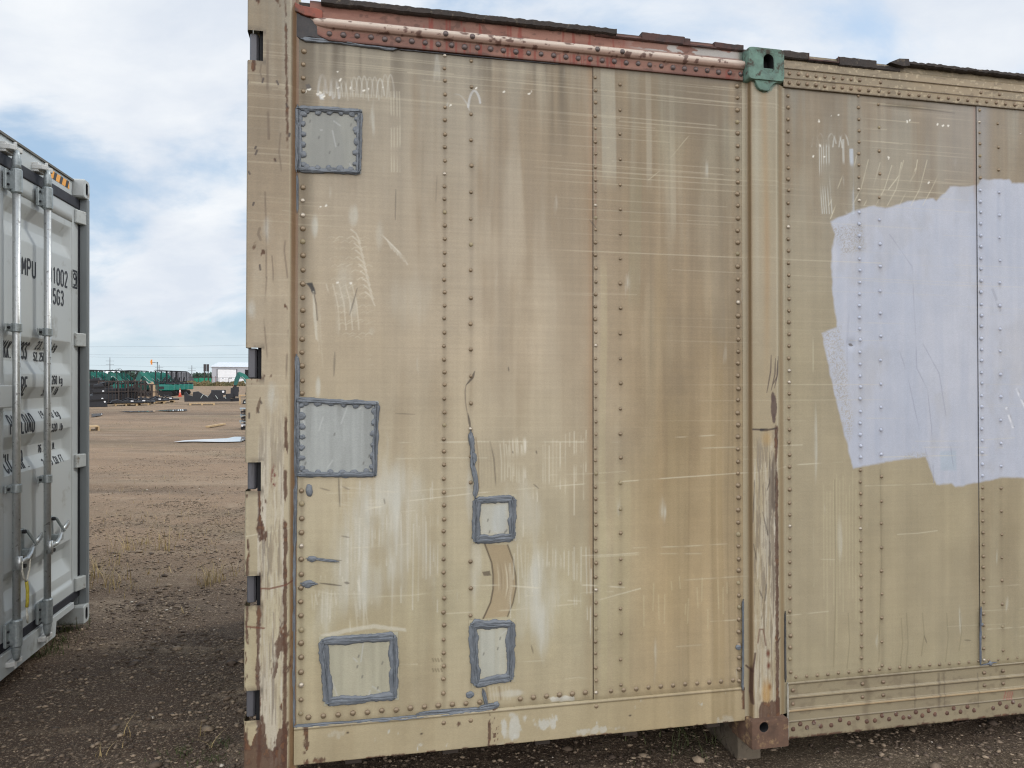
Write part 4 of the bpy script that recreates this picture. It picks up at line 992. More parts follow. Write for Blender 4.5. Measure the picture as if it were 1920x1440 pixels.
for q in RIV[:100]:
    key = (q[4], q[3] > .0105)
    if key not in protos:
        v_, f_ = dome(1, .62); me = bpy.data.meshes.new('rivet'); me.from_pydata(v_, [], f_); me.materials.append(kinds[q[4]])
        me.polygons.foreach_set('use_smooth', [True]*len(me.polygons)); protos[key] = me
    o = bpy.data.objects.new('rivet', protos[key]); COL.objects.link(o); o.parent = box_root
    o.location = (q[0], -base_r(q)-.0003, q[1]); o.scale = (q[3],)*3
    o.rotation_euler = (rnd.uniform(-.12, .12), rnd.uniform(0, 6.28), rnd.uniform(-.12, .12))
mb = MB(); km = list(kinds)
for q in RIV[100:]:
    v_, f_ = dome(q[3], q[3]*.62, 10); b = len(mb.v); y = -base_r(q)-.0003
    t1, t2 = rnd.uniform(-.1, .1), rnd.uniform(-.1, .1)
    mb.v += [Vector((q[0]+x, y+yy+x*t1+z*t2*.5, q[1]+z)) for x, yy, z in v_]; mb.f += [[b+i for i in f] for f in f_]; mb.m += [km.index(q[4])]*len(f_)
o = mb.build('rivets', [kinds[k] for k in km], box_root, True); tag(o, kind='stuff')

# ---------- grey sealant and repair patches
SEALC = (112, 118, 124)
def bead(name, pts, wd, ht, parent, w0=.0, seed=0, tone=SEALC, closed=False, lump=.8, base=True):
    """a hand-laid band of sealant: (u, v) centre line, half-round, lumpy"""
    ps = [Vector((p[0], p[1])) for p in pts]
    out_ = [ps[0]]
    for a_, b_ in zip(ps[:-1], ps[1:]):
        n = max(1, int((b_-a_).length/.005))
        for k in range(1, n+1): out_.append(a_.lerp(b_, k/n))
    n = len(out_); s = np.arange(n)*.005
    C_ = np.array([[p.x, p.y] for p in out_])
    if n > 8:      # round the corners
        k_ = np.array([1, 2, 3, 2, 1])/9.; 
        for q in range(2):
            Cp = np.pad(C_, ((2, 2), (0, 0)), 'edge'); Cs = sum(k_[j]*Cp[j:j+n] for j in range(5)); Cs[0] = C_[0]; Cs[-1] = C_[-1]; C_ = Cs
    T = np.gradient(C_, axis=0); T /= np.linalg.norm(T, axis=1)[:, None]+1e-9; Nn = np.stack([-T[:, 1], T[:, 0]], -1)
    m = 13; x = np.linspace(-1, 1, m)
    wl = wd/2*(1+.75*lump*(fbm(s*26, s*0, seed, 5, .65)-.5)*2); wr = wd/2*(1+.75*lump*(fbm(s*26, s*0+5, seed+3, 5, .65)-.5)*2)
    tp = np.clip(np.minimum(np.arange(n), np.arange(n)[::-1])/3., .25, 1)
    off = np.where(x[None, :] < 0, x[None, :]*wl[:, None], x[None, :]*wr[:, None])*tp[:, None]
    U = C_[:, 0:1]+Nn[:, 0:1]*off; V = C_[:, 1:2]+Nn[:, 1:2]*off
    prof = (np.clip(1-x**4, 0, 1)**.6)[None, :]*(1+.35*x[None, :]*np.sin(s*7+seed)[:, None])
    groove = 1-.55*np.exp(-((x[None, :]-.25*np.sin(s*17+seed)[:, None])/.16)**2)*(fbm(s*9, s*0, seed+7)[:, None] > .42)
    lum = .25+1.5*fbm(s[:, None]*30, x[None, :]*2.6+3, seed+11, 4)
    H = ht*prof*lum*groove
    if base: H = H+panel_z(U, V, 100)
    col = np.zeros(U.shape+(4,)); t = .70+.60*fbm(s[:, None]*14, x[None, :]*3.4, seed+13)
    col[..., :3] = srgb_alb(tone)[None, None, :]*t[..., None]; col[..., 3] = .42
    dk = np.exp(-((np.abs(x[None, :])-1)/.12)**2)*np.ones_like(t); col[..., :3] *= (1-.25*dk)[..., None]
    return grid_mesh(name, U, -(w0+.0012+H), V, col, M_SEAL, parent)
def lump(name, c, ru, rv, ht, parent, seed=0, w0=.0, tone=SEALC, ang=0):
    n, m = 20, 7; th = np.linspace(0, 2*pi, n+1); r = np.linspace(0, 1, m)
    Tt, Rr = np.meshgrid(th, r, indexing='ij'); jj = 1+.35*(fbm(cos(0)+np.cos(Tt)*1.7+4, np.sin(Tt)*1.7+4, seed)-.5)*2
    a_ = np.cos(Tt)*Rr*ru*jj; b_ = np.sin(Tt)*Rr*rv*jj
    U = c[0]+a_*cos(ang)-b_*sin(ang); V = c[1]+a_*sin(ang)+b_*cos(ang)
    H = ht*np.sqrt(np.clip(1-Rr**2, 0, 1))*(.6+.8*fbm(U*120, V*120, seed+2))+panel_z(U, V, 100)
    col = np.zeros(U.shape+(4,)); col[..., :3] = srgb_alb(tone)*(.85+.3*fbm(U*90, V*90, seed+5))[..., None]; col[..., 3] = .4
    return grid_mesh(name, U, -(w0+.0012+H), V, col, M_SEAL, parent)
def join_parts(objs, name, parent, label=None):
    """merge pieces of one part into its first mesh"""
    import bmesh
    bm = bmesh.new()
    for o in objs: bm.from_mesh(o.data)
    me = bpy.data.meshes.new(name); bm.to_mesh(me); bm.free(); me.materials.append(M_SEAL)
    for o in objs: 
        d = o.data; bpy.data.objects.remove(o); bpy.data.meshes.remove(d)
    o = bpy.data.objects.new(name, me); COL.objects.link(o); o.parent = parent
    if label: tag(o, label)
    return o

def patch(corners, plate_c, seed, bw=.026, inner_lumps=0, label=None, ht=.0050, sides=(1, 1, 1, 1), inset=.35, alum=True, tan_fade=False):
    q = PL(corners)          # tl, tr, br, bl
    cx = sum(p[0] for p in q)/4; cy = sum(p[1] for p in q)/4
    us0, us1 = min(p[0] for p in q), max(p[0] for p in q); vs0, vs1 = min(p[1] for p in q), max(p[1] for p in q)
    cv = Canvas(us0-.004, us1+.004, vs0-.004, vs1+.004, .003)
    U, V = cv.U, cv.V; cv.C[:] = srgb_alb(plate_c)
    cv.C *= (1+.16*(fbm(U*12, V*6, seed)-.5)+.30*(fbm(U*60, V*3, seed+2)-.5))[..., None]
    cv.blend(sst(fbm(U*20, V*1.5, seed+4), .52, .66)*.4, (128, 130, 126) if alum else (190, 184, 160))
    if tan_fade:
        d = np.minimum(np.minimum(U-us0, us1-U), np.minimum(V-vs0, vs1-V)); cv.blend((1-sst(d+.01*(fbm(U*30, V*30, seed+8)-.5), .018, .050))*.75, (186, 174, 140))
    for k in range(7):
        x0 = rnd.uniform(us0, us1); y0 = rnd.uniform(vs0, vs1); cv.stroke([(x0, y0), (x0+rnd.uniform(-.03, .03), y0+rnd.uniform(-.09, .09))], .002, (206, 208, 206), .35)
    for k in range(5):
        x0 = rnd.uniform(us0+.03, us1-.02); y0 = rnd.uniform(vs0+.03, vs1-.03); cv.stroke([(x0, y0), (x0+.002, y0+.007)], .003, (90, 88, 84), .6)
    cv.R[:] = .45
    m = cv.poly(q, .004) > .5
    o = grid_mesh('repair_patch', U, -(.0016+panel_z(U, V, 100)), V, cv.col4(), M_PAINT, box_root, keep=m)
    if label: tag(o, label)
    ins = [(p[0]+(cx-p[0])/abs(cx-p[0]+1e-9)*bw*inset, p[1]+(cy-p[1])/abs(cy-p[1]+1e-9)*bw*inset) for p in q]
    objs = []
    for k in range(4):
        if not sides[k]: continue
        a_, b_ = ins[k], ins[(k+1) % 4]; d = Vector((b_[0]-a_[0], b_[1]-a_[1])).normalized()*bw*.3
        objs.append(bead('s', [(a_[0]-d.x, a_[1]-d.y), (b_[0]+d.x, b_[1]+d.y)], bw, ht, o, .0016, seed+k*7))
        objs.append(bead('s', [(a_[0]-d.x, a_[1]-d.y-.004), (b_[0]+d.x, b_[1]+d.y-.004)], bw*.30, ht*1.5, o, .0016, seed+k*7+40))
    if inner_lumps:
        iw = [(p[0]+(cx-p[0])/abs(cx-p[0])*bw*.78, p[1]+(cy-p[1])/abs(cy-p[1])*bw*.78) for p in q]
        for k in range(4):
            a_, b_ = Vector(iw[k]), Vector(iw[(k+1) % 4]); n = inner_lumps
            for j in range(n+(1 if k == 3 else 0)):
                c_ = a_.lerp(b_, (j+.5)/n if k != 3 else j/n*.9+.05)
                if k == 3: c_.x = .193+rnd.uniform(-.002, .002)
                objs.append(lump('s', (c_.x, c_.y), rnd.uniform(.009, .015), rnd.uniform(.009, .015), .0042, o, seed+90+k*13+j, .0025))
    join_parts(objs, 'sealant_border', o)
    return o
patch([(556, 199), (679, 206), (676, 327), (556, 322)], (150, 151, 142), 501, .022, 5, 'topmost grey metal patch beside the corner post, outlined in sealant')
patch([(553, 746), (710, 753), (706, 893), (553, 893)], (164, 168, 164), 511, .020, 6, 'largest grey metal patch at mid height beside the corner post')
patch([(597, 1194), (746, 1184), (747, 1312), (607, 1324)], (176, 172, 150), 521, .033, 0, 'pale patch near the bottom rail in a wide sealant frame', alum=False, inset=.5)
patch([(886, 930), (968, 927), (968, 1014), (884, 1020)], (188, 190, 182), 531, .031, 0, 'smaller framed patch below the sealed crack', alum=False, inset=.5, tan_fade=True)
patch([(878, 1163), (966, 1160), (965, 1278), (884, 1290)], (184, 184, 170), 541, .034, 0, 'upright framed patch above the bottom rail', alum=False, inset=.5, tan_fade=True)
def seal(pts, wd, ht=.006, seed=0, label=None, w0=.001, tone=SEALC, lumpy=.5):
    o = bead('sealant_seam', PL(pts), wd, ht, box_root, w0, seed, tone, lump=lumpy)
    if label: tag(o, label)
seal([(556, 664), (558, 700), (556, 780), (553, 900), (550, 1060), (549, 1200), (549, 1300), (550, 1363)], .018, .006, 601, 'long upright sealant seam along the corner post')
seal([(558, 197), (556, 260), (556, 324)], .014, .006, 602); seal([(557, 325), (558, 380), (557, 400)], .009, .004, 603)
seal([(550, 1361), (640, 1356), (760, 1345), (860, 1335), (930, 1326)], .015, .006, 604, 'sealant seam above the bottom rail'); seal([(780, 1338), (830, 1332), (900, 1328)], .012, .006, 605)
seal([(564, 74), (620, 77), (690, 86), (745, 93)], .018, .006, 606, 'sealant seam under the torn end of the top rail'); seal([(745, 93), (900, 107), (1050, 121)], .006, .003, 626, tone=(84, 84, 88))
seal([(882, 806), (884, 830), (886, 850), (885, 870), (890, 890), (892, 910), (890, 935)], .017, .006, 607, 'sealed crack running down to the framed patch', lumpy=1.1)
seal([(886, 845), (889, 858), (889, 872)], .020, .007, 608); seal([(905, 1290), (908, 1306), (913, 1325)], .015, .006, 609); seal([(895, 1328), (915, 1324), (932, 1321)], .020, .007, 610)
seal([(574, 1046), (590, 1047), (610, 1050), (636, 1053)], .010, .005, 611); seal([(563, 1093), (580, 1093), (596, 1094)], .016, .006, 612)
seal([(1391, 1122), (1391, 1180), (1391, 1240), (1390, 1292)], .009, .006, 613, w0=.006, tone=(116, 123, 130)); seal([(1471, 1145), (1471, 1200), (1471, 1278)], .009, .004, 614, w0=.004, tone=(84, 84, 84))
seal([(1836, 1136), (1835, 1200), (1835, 1245)], .007, .005, 615, w0=.005, tone=(106, 113, 124))
seal([(1474, 1278), (1474, 1330), (1475, 1384)], .007, .004, 617, w0=.008, tone=(186, 182, 168))
seal([(1836, 1246), (1850, 1243), (1866, 1240)], .006, .004, 616, w0=.005, tone=(106, 113, 124))
for (x, y, a_, b_, s_) in ((580, 919, .013, .022, 1), (586, 1048, .018, .012, 2), (577, 1094, .020, .014, 3), (881, 1302, .018, .013, 4), (1383, 1212, .012, .013, 5), (1838, 1170, .008, .008, 6), (1854, 1243, .010, .010, 7), (930, 1321, .012, .012, 8)):
    o = lump('sealant_dab', P(x, y), a_, b_, .006, box_root, 700+s_, .004 if x > 1100 else .001)

# ---------- hinges seen through the corner post
M_HINGE = pmat('grey_rubbed_steel', (88, 88, 92), .5, metal=.2, var=.18, vscale=9, bump=.2, dirt=(60, 58, 58), dirt_amt=.2, stretch=(4, 4, .6))
for a_, b_ in NOTCH:
    mb = MB(); mb.prism([(.006, 0), (.010, -.011), (.030, -.011), (.037, -.002), (.037, .03), (.006, .03)], a_+.006, b_-.001, 0, 'z')
    o = mb.build('hinge_barrel', M_HINGE, box_root); bevel(o, .003)
mb = MB(); mb.box(.0405, .06, -.01, .11, .0, 2.98); mb.box(.06, .15, .02, .10, 0, 2.98)
mb.build('notch_dark_filler', M_DARK, box_root)  # dark boxes added so the hinge openings look black inside

# ---------- body behind the face, underside, end doors, roof
M_UND = pmat('rusty_underframe', (60, 52, 46), .9, var=.3, vscale=6)
mb = MB(); mb.box(.16, U_END-.05, .045, 2.56, .13, 2.86); mb.build('body_shell', M_TANP, box_root)
mb = MB()
for k in range(44):
    u = .35+k*.365
    if abs(u-2.03) > .14: mb.box(u, u+.06, .05, 2.5, .06, .129)
mb.build('cross_members', M_UND, box_root)
mb = MB(); mb.prism([(.02, .0), (2.5, .0), (2.5, .10), (.02, .10)], 1.965, 2.105, 0, 'x'); 
o = mb.build('bolster', pmat('worn_pale_steel', (116, 110, 98), .8, var=.25, vscale=8, bump=.4, dirt=(80, 62, 50), dirt_amt=.3, dscale=9), box_root); bevel(o, .004)
# rear (far) side posts and the door end facing left
mb = MB(); mb.box(0, .17, 2.44, 2.60, 0, 2.98); mb.box(U_END-.17, U_END, -.03, .16, 0, 2.9); mb.box(U_END-.17, U_END, 2.44, 2.6, 0, 2.9); o = mb.build('end_posts', M_TANP, box_root); bevel(o, .006)
mb = MB(); mb.box(.0, .17, .12, 2.44, 2.80, 2.98); mb.box(.0, .17, .12, 2.44, 0, .15); o = mb.build('end_frame', M_TANP, box_root); bevel(o, .005)
for y0, y1 in ((.125, 1.275), (1.285, 2.435)):
    mb = MB(); mb.box(.06, .10, y0, y1, .16, 2.79)
    o = mb.build('cargo_door', M_TANP, box_root); bevel(o, .004)
    for q in (.3, .85):
        m2 = MB(); m2.tube([(.035, y0+q, .1), (.035, y0+q, 2.86)], .017, 10)
        for z in (.3, 1.0, 1.9, 2.6): m2.box(.03, .062, y0+q-.04, y0+q+.04, z, z+.06)
        m2.build('lock_rod', M_HINGE, o, True)
mb = MB(); mb.box(.17, U_END-.1, .0, 2.58, 2.862, 2.878); mb.build('roof', M_ROOF, box_root)

# ================================================================== ground
def ground_h(x, y):
    d = np.hypot(x, y)
    return (.030*(fbm(x*.45, y*.45, 801, 4)-.5) + .022*(fbm(x*3.1, y*3.1, 803, 4)-.5)*np.exp(-d/40) + .016*(fbm(x*13, y*13, 805, 4, .65)-.5)*np.exp(-d/14))
def ground_mat():
    m, t, b = principled('yard_gravel')
    tcn = N(t, 'ShaderNodeTexCoord')
    def noise(s, d=6., r=.6, sc=(1, 1, 1), rot=0):
        mp_ = N(t, 'ShaderNodeMapping'); mp_.inputs['Scale'].default_value = sc; mp_.inputs['Rotation'].default_value = (0, 0, rot)
        L(t, tcn, 'Object', mp_, 0); n_ = N(t, 'ShaderNodeTexNoise', i_Scale=s, i_Detail=d, i_Roughness=r); L(t, mp_, 0, n_, 'Vector'); return n_
    def mixc(fac, fo, a, ao, bc, amt=1.0):
        mx = N(t, 'ShaderNodeMix', data_type='RGBA')
        if amt != 1.0:
            mm = N(t, 'ShaderNodeMath', operation='MULTIPLY', i_1=amt); L(t, fac, fo, mm, 0); fac, fo = mm, 0
        L(t, fac, fo, mx, 0)
        if a is None: mx.inputs[6].default_value = (*ao, 1)
        else: L(t, a, ao, mx, 6)
        if isinstance(bc, tuple) and isinstance(bc[0], float): mx.inputs[7].default_value = (*bc, 1)
        else: L(t, bc[0], bc[1], mx, 7)
        return mx
    def rngn(n_, a, b_): 
        r = N(t, 'ShaderNodeMapRange', i_1=a, i_2=b_); L(t, n_, 0, r, 0); return r
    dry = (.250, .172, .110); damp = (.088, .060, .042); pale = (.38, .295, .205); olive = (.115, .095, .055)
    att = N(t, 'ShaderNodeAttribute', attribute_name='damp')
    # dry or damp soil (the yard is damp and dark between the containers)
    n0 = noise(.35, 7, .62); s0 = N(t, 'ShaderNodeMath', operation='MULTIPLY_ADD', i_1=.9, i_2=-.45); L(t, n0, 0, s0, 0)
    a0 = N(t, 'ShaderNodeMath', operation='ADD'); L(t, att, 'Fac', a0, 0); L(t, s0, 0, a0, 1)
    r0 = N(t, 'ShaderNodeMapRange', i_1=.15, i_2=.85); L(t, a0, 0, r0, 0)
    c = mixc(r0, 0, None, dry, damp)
    # wheel track banding across the view, stretched along x
    nb = noise(.22, 6, .6, (.22, 1.5, 1)); c = mixc(rngn(nb, .52, .68), 0, c, 2, damp, .55)
    nq = noise(1.1, 8, .7, (.5, 1, 1)); c = mixc(rngn(nq, .50, .66), 0, c, 2, (.13, .098, .07), .6); nq2 = noise(2.6, 8, .7, (.5, 1, 1)); c = mixc(rngn(nq2, .54, .68), 0, c, 2, pale, .55)
    nb2 = noise(.5, 6, .6, (.2, 1.2, 1)); c = mixc(rngn(nb2, .55, .7), 0, c, 2, pale, .45)
    no = noise(.16, 8, .7, (.4, 1.4, 1)); c = mixc(rngn(no, .50, .62), 0, c, 2, olive, .6)
    # mixed stones and crumbs at several sizes
    for s, lo, hi, am, colr in ((55, .58, .66, .75, pale), (130, .56, .64, .6, pale), (90, .36, .28, .8, (.045, .033, .026)), (28, .40, .30, .5, (.06, .045, .034)), (260, .58, .7, .4, (.36, .29, .22)), (10, .40, .30, .35, (.08, .058, .042))):
        n_ = noise(s, 3, .6); c = mixc(rngn(n_, lo, hi), 0, c, 2, colr, am)
    # far away only broad bands stay visible
    L(t, c, 2, b, 'Base Color')
    b.inputs['Roughness'].default_value = .93; b.inputs['Specular IOR Level'].default_value = .25
    nh = noise(70, 6, .7); bp = N(t, 'ShaderNodeBump', i_Strength=.9, i_Distance=.012); L(t, nh, 0, bp, 'Height')
    nh2 = noise(18, 6, .65); bp2 = N(t, 'ShaderNodeBump', i_Strength=.8, i_Distance=.03); L(t, nh2, 0, bp2, 'Height'); L(t, bp, 0, bp2, 'Normal'); L(t, bp2, 0, b, 'Normal')
    return m
def make_ground():
    # one sheet, fine near the camera, coarse to the horizon
    def axis(lo, hi, fine0, fine1, st):
        a = list(np.arange(fine0, fine1, st)); x = fine1; s = st
        while x < hi: a.append(x); s *= 1.10; x += s
        a.append(hi); x = fine0-st; s = st
        while x > lo: a.insert(0, x); s *= 1.10; x -= s
        a.insert(0, lo); return np.array(sorted(set(a)))
    xs = axis(-2500, 2500, -4.2, 3.0, .022); ys = axis(-300, 3500, 2.2, 9.5, .022)
    X, Y = np.meshgrid(xs, ys, indexing='ij'); Z = ground_h(X, Y)-.0
    # wheel rut running across in the middle distance
    yr_ = 10.6+.05*(X+5); Z += (-.035*np.exp(-((Y-yr_)/.22)**2)+.02*np.exp(-((Y-yr_-.45)/.2)**2))*(1-1/(1+np.exp(-(X+4.9)*3)))
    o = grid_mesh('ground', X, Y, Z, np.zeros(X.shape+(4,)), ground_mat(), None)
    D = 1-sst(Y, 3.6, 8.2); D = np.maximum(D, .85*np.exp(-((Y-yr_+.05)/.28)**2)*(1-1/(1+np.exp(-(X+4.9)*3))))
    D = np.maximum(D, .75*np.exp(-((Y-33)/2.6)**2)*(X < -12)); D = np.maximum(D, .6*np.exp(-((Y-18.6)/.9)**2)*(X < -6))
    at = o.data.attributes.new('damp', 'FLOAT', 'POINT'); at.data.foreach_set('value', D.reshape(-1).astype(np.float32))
    tag(o, kind='structure')
    return o
make_ground()
def gz(x, y): return float(ground_h(np.array([x]), np.array([y]))[0])

# stones: one mass nobody could count
def make_stones():
    rs = np.random.RandomState(5)
    base = np.array([(0,0,1),(0,0,-.6),(1,0,.1),(-1,0,0),(0,1,.05),(0,-1,.1),(.7,.7,.5),(-.7,.7,.45),(.7,-.7,.4),(-.7,-.7,.5)], float)
    fc = np.array([(0,6,7),(0,7,9),(0,9,8),(0,8,6),(6,2,4),(6,4,7),(7,4,3),(7,3,9),(9,3,5),(9,5,8),(8,5,2),(8,2,6),(1,4,2),(1,3,4),(1,5,3),(1,2,5)])
    pts = []
    def add(n, x0, x1, y0, y1, s0, s1, p=1.0):
        x = rs.uniform(x0, x1, n); y = y0+(y1-y0)*rs.rand(n)**p; s = s0*(s1/s0)**(rs.rand(n)**2.6); pts.append(np.stack([x, y, s], -1))
    add(24000, -3.4, -.4, 2.6, 5.6, .0028, .014); add(17000, -4.8, -.8, 5.0, 9.5, .004, .015); add(9000, -7.5, -1.5, 9, 17, .006, .016)
    add(18000, -1.2, 3.6, 2.6, 4.4, .0028, .013); add(260, -4.8, -.5, 2.8, 9, .018, .034); add(90, -1.0, 3.2, 2.7, 3.6, .014, .026)
    A = np.concatenate(pts); clump = fbm(A[:, 0]*1.8, A[:, 1]*1.8, 821, 3); A = A[rs.rand(len(A)) < sst(clump, .30, .58)*.9+.1]
    n = len(A); ang = rs.uniform(0, 6.28, n); sx = A[:, 2]*rs.uniform(.8, 1.5, n); sy = A[:, 2]*rs.uniform(.6, 1.1, n); sz = A[:, 2]*rs.uniform(.35, .8, n)
    j = base[None]*(1+.35*(rs.rand(n, 10, 3)-.5)); x = j[..., 0]*sx[:, None]; y = j[..., 1]*sy[:, None]
    X = A[:, 0:1]+x*np.cos(ang)[:, None]-y*np.sin(ang)[:, None]; Y = A[:, 1:2]+x*np.sin(ang)[:, None]+y*np.cos(ang)[:, None]
    Z = j[..., 2]*sz[:, None]+ground_h(A[:, 0], A[:, 1])[:, None]+.15*sz[:, None]
    V_ = np.stack([X, Y, Z], -1).reshape(-1, 3); Fc = (fc[None]+(np.arange(n)*10)[:, None, None]).reshape(-1, 3)
    me = bpy.data.meshes.new('gravel'); me.vertices.add(len(V_)); me.vertices.foreach_set('co', V_.astype(np.float32).ravel())
    me.loops.add(Fc.size); me.loops.foreach_set('vertex_index', Fc.ravel().astype(np.int32)); me.polygons.add(len(Fc)); me.polygons.foreach_set('loop_start', np.arange(0, Fc.size, 3, dtype=np.int32))
    me.update(calc_edges=True)
    tone = rs.rand(n)**2.2; c0 = np.array([.075, .052, .037]); c1 = np.array([.34, .26, .18])
    cc = c0+(c1-c0)*tone[:, None]; near = 1-.35*(1-sst(A[:, 1], 3.4, 8)); cc = cc+(np.array([.20, .15, .10])-cc)*(.65*sst(A[:, 1], 5.5, 9))[:, None]
    big = rs.rand(n) > .99; cc[big] = (.52, .46, .38)
    C4 = np.ones((n, 10, 4)); C4[..., :3] = cc[:, None]; C4[..., 3] = .85
    at = me.attributes.new('paint', 'FLOAT_COLOR', 'POINT'); at.data.foreach_set('color', C4.reshape(-1).astype(np.float32))
    me.materials.append(attr_mat('mixed_stone', bump=.3, bscale=(160, 160, 160), speck=.2)); o = bpy.data.objects.new('gravel', me); COL.objects.link(o)
    tag(o, 'loose brown and pale gravel lying over the damp yard soil', 'gravel', kind='stuff')
make_stones()

def blades(name, spots, mat, label, cat):
    """spots: (x, y, count, spread, height)"""
    rg = random.Random(len(spots)+9); mb = MB()
    for x, y, n, sp, h in spots:
        for k in range(n):
            a = rg.uniform(0, 6.28); r = sp*abs(rg.gauss(0, .5)); bx, by = x+cos(a)*r, y+sin(a)*r; z = gz(bx, by)-.004
            hh = h*rg.uniform(.4, 1.1); le = rg.uniform(.1, 1.1)*hh; a2 = rg.uniform(0, 6.28); w = rg.uniform(.0012, .0028)*(1+hh*2)
            pts = []; m = 5
            for q in range(m):
                t = q/(m-1); pts.append((bx+cos(a2)*le*t*t, by+sin(a2)*le*t*t, z+hh*(t-.28*t*t*le/hh)))
            b = len(mb.v); px, py = -sin(a2), cos(a2)
            for q, p in enumerate(pts):
                ww = w*(1-q/(m-1)*.9); mb.v += [Vector((p[0]-px*ww, p[1]-py*ww, p[2])), Vector((p[0]+px*ww, p[1]+py*ww, p[2]))]
            for q in range(m-1): mb.f.append([b+2*q, b+2*q+1, b+2*q+3, b+2*q+2]); mb.m.append(0)
    o = mb.build(name, mat); tag(o, label, cat, kind='stuff'); return o
def G(px, py):
    d = ray(px, py); t = -CAM_Z/d.z; return (d.x*t, d.y*t)
M_DRY = pmat('dry_straw', (168, 148, 104), .8, var=.3, vscale=9, bump=0)
M_GRN = pmat('dusty_green_leaf', (70, 76, 42), .8, var=.35, vscale=9, bump=0)
sp = []
for px, py, n, s, h in ((236, 1030, 26, .14, .22), (298, 1030, 30, .16, .30), (275, 1018, 24, .12, .12), (330, 1010, 12, .3, .12), (385, 1098, 34, .10, .22), (405, 1092, 22, .10, .20), (205, 1100, 34, .3, .25), (220, 1060, 24, .3, .2), (440, 1080, 14, .2, .15), (180, 1085, 26, .14, .24),
                        (240, 1385, 6, .10, .10), (376, 1380, 5, .05, .09), (396, 1400, 4, .05, .08), (188, 1420, 5, .05, .08), (350, 1150, 6, .3, .10)):
    x, y = G(px, py); sp.append((x, y, n, s, h))
for k in range(60): 
    x, y = G(rnd.uniform(175, 455), rnd.uniform(960, 1110)); sp.append((x, y, 3, .25, .10))
for k in range(150):
    x, y = G(rnd.uniform(175, 455), rnd.uniform(800, 990)); sp.append((x, y, 2, .5, .08))
blades('dry_grass', sp, M_DRY, 'thin dry straw stalks standing in the gravel between the containers', 'grass')
sp = []
for px, py, n, s, h in ((128, 1185, 70, .10, .09), (118, 1205, 50, .12, .07), (96, 1222, 40, .10, .10), (60, 1232, 26, .06, .14), (80, 1230, 22, .06, .08), (340, 1410, 120, .18, .03), (395, 1425, 80, .12, .03), (420, 1395, 40, .06, .04), (148, 1168, 30, .06, .05),
                        (1340, 1395, 26, .22, .10), (1290, 1400, 20, .20, .12), (1250, 1405, 16, .2, .08), (1530, 1372, 6, .1, .05), (300, 985, 24, .2, .05), (270, 920, 20, .4, .05), (410, 790, 60, 1.2, .10), (230, 795, 50, 1.5, .10), (330, 800, 60, 2.5, .08)):
    x, y = G(px, py); sp.append((x, y, n, s, h))
blades('green_weeds', sp, M_GRN, 'low dusty green weeds at the foot of the containers', 'weeds')

# shallow puddles with the sky in them
M_WATER, tw, bw_ = principled('muddy_water'); bw_.inputs['Base Color'].default_value = (.10, .085, .07, 1); bw_.inputs['Roughness'].default_value = .0; bw_.inputs['Specular IOR Level'].default_value = 1.0; bw_.inputs['IOR'].default_value = 2.2; bw_.inputs['Metallic'].default_value = .5; bw_.inputs['Base Color'].default_value = (.6, .6, .6, 1)
def puddle(pxs_, z=.032):
    pts = []
    n = len(pxs_)
    for i in range(n):
        a = Vector(G(*pxs_[i])); b = Vector(G(*pxs_[(i+1) % n]))
        for k in range(6):
            p = a.lerp(b, k/6); j = .10*(a-b).length/6; pts.append((p.x+rnd.uniform(-j, j), p.y+rnd.uniform(-j, j), z))
    o = mesh_obj('puddle_water', pts, [list(range(len(pts)))], M_WATER); tag(o, kind='structure')
puddle([(325, 831), (345, 828), (362, 827), (380, 826), (425, 824), (440, 821), (462, 821), (464, 826), (452, 830), (420, 831), (360, 830)])
puddle([(290, 771), (315, 769), (350, 768), (351, 771), (320, 772)], .03)
puddle([(222, 772), (290, 771), (292, 773), (240, 773.5)], .03)
puddle([(172, 777), (192, 776), (190, 780), (172, 783)], .03)

# block under the second post
bp_ = CM @ Vector((2.035, .10, 0))
M_BLK = empty('support_block', Matrix.Translation((bp_.x, bp_.y, 0)) @ Matrix.Rotation(TH, 4, 'Z'), 'grey brown weathered beam carrying the second post of the tan container', 'support block')
mb = MB(); mb.prism([(-.055, -.02), (.055, -.02), (.052, .05), (.055, .118), (-.055, .118)], 0, 1.6)
o = mb.build('beam', pmat('weathered_timber', (104, 94, 80), .9, var=.3, vscale=10, bump=.8, dirt=(60, 52, 46), dirt_amt=.3, dscale=12), M_BLK); bevel(o, .006)
o['label'] = 'weathered beam'

# ================================================================== the grey container on the left
TH2 = radians(10.95)
A2 = Vector((-sin(TH2), cos(TH2), 0)); D2 = Vector((cos(TH2), sin(TH2), 0))
C2 = Vector((-2.7634, 4.78, 0))
GM = Matrix((A2, -D2, Vector((0, 0, 1)))).transposed().to_4x4(); GM.translation = C2
# local x = -t (t metres from the far corner towards the camera), y = depth behind the outermost plane, z up
gc_root = empty('shipping_container', GM, 'clean light grey shipping container with galvanised lock rods and stencilled figures', 'shipping container')
M_GREY = pmat('light_grey_paint', (174, 180, 181), .42, var=.035, vscale=3, bump=.05, bscale=200, dirt=(146, 148, 144), dirt_amt=.08, dscale=5)
M_GREY2 = pmat('mid_grey_paint', (118, 124, 126), .5, var=.05, vscale=3, bump=.1)
M_GLUG = pmat('pale_grey_cast', (168, 173, 172), .5, var=.08, vscale=20, bump=.3, bscale=90, dirt=(120, 112, 100), dirt_amt=.16, dscale=18)
M_GALV = pmat('galvanised_steel', (186, 190, 190), .36, metal=.6, var=.16, vscale=40, bump=.15, bscale=200, dirt=(120, 120, 120), dirt_amt=.12, dscale=40)
M_GALV2 = pmat('galvanised_plate', (150, 158, 160), .45, metal=.5, var=.2, vscale=60, bump=.2)
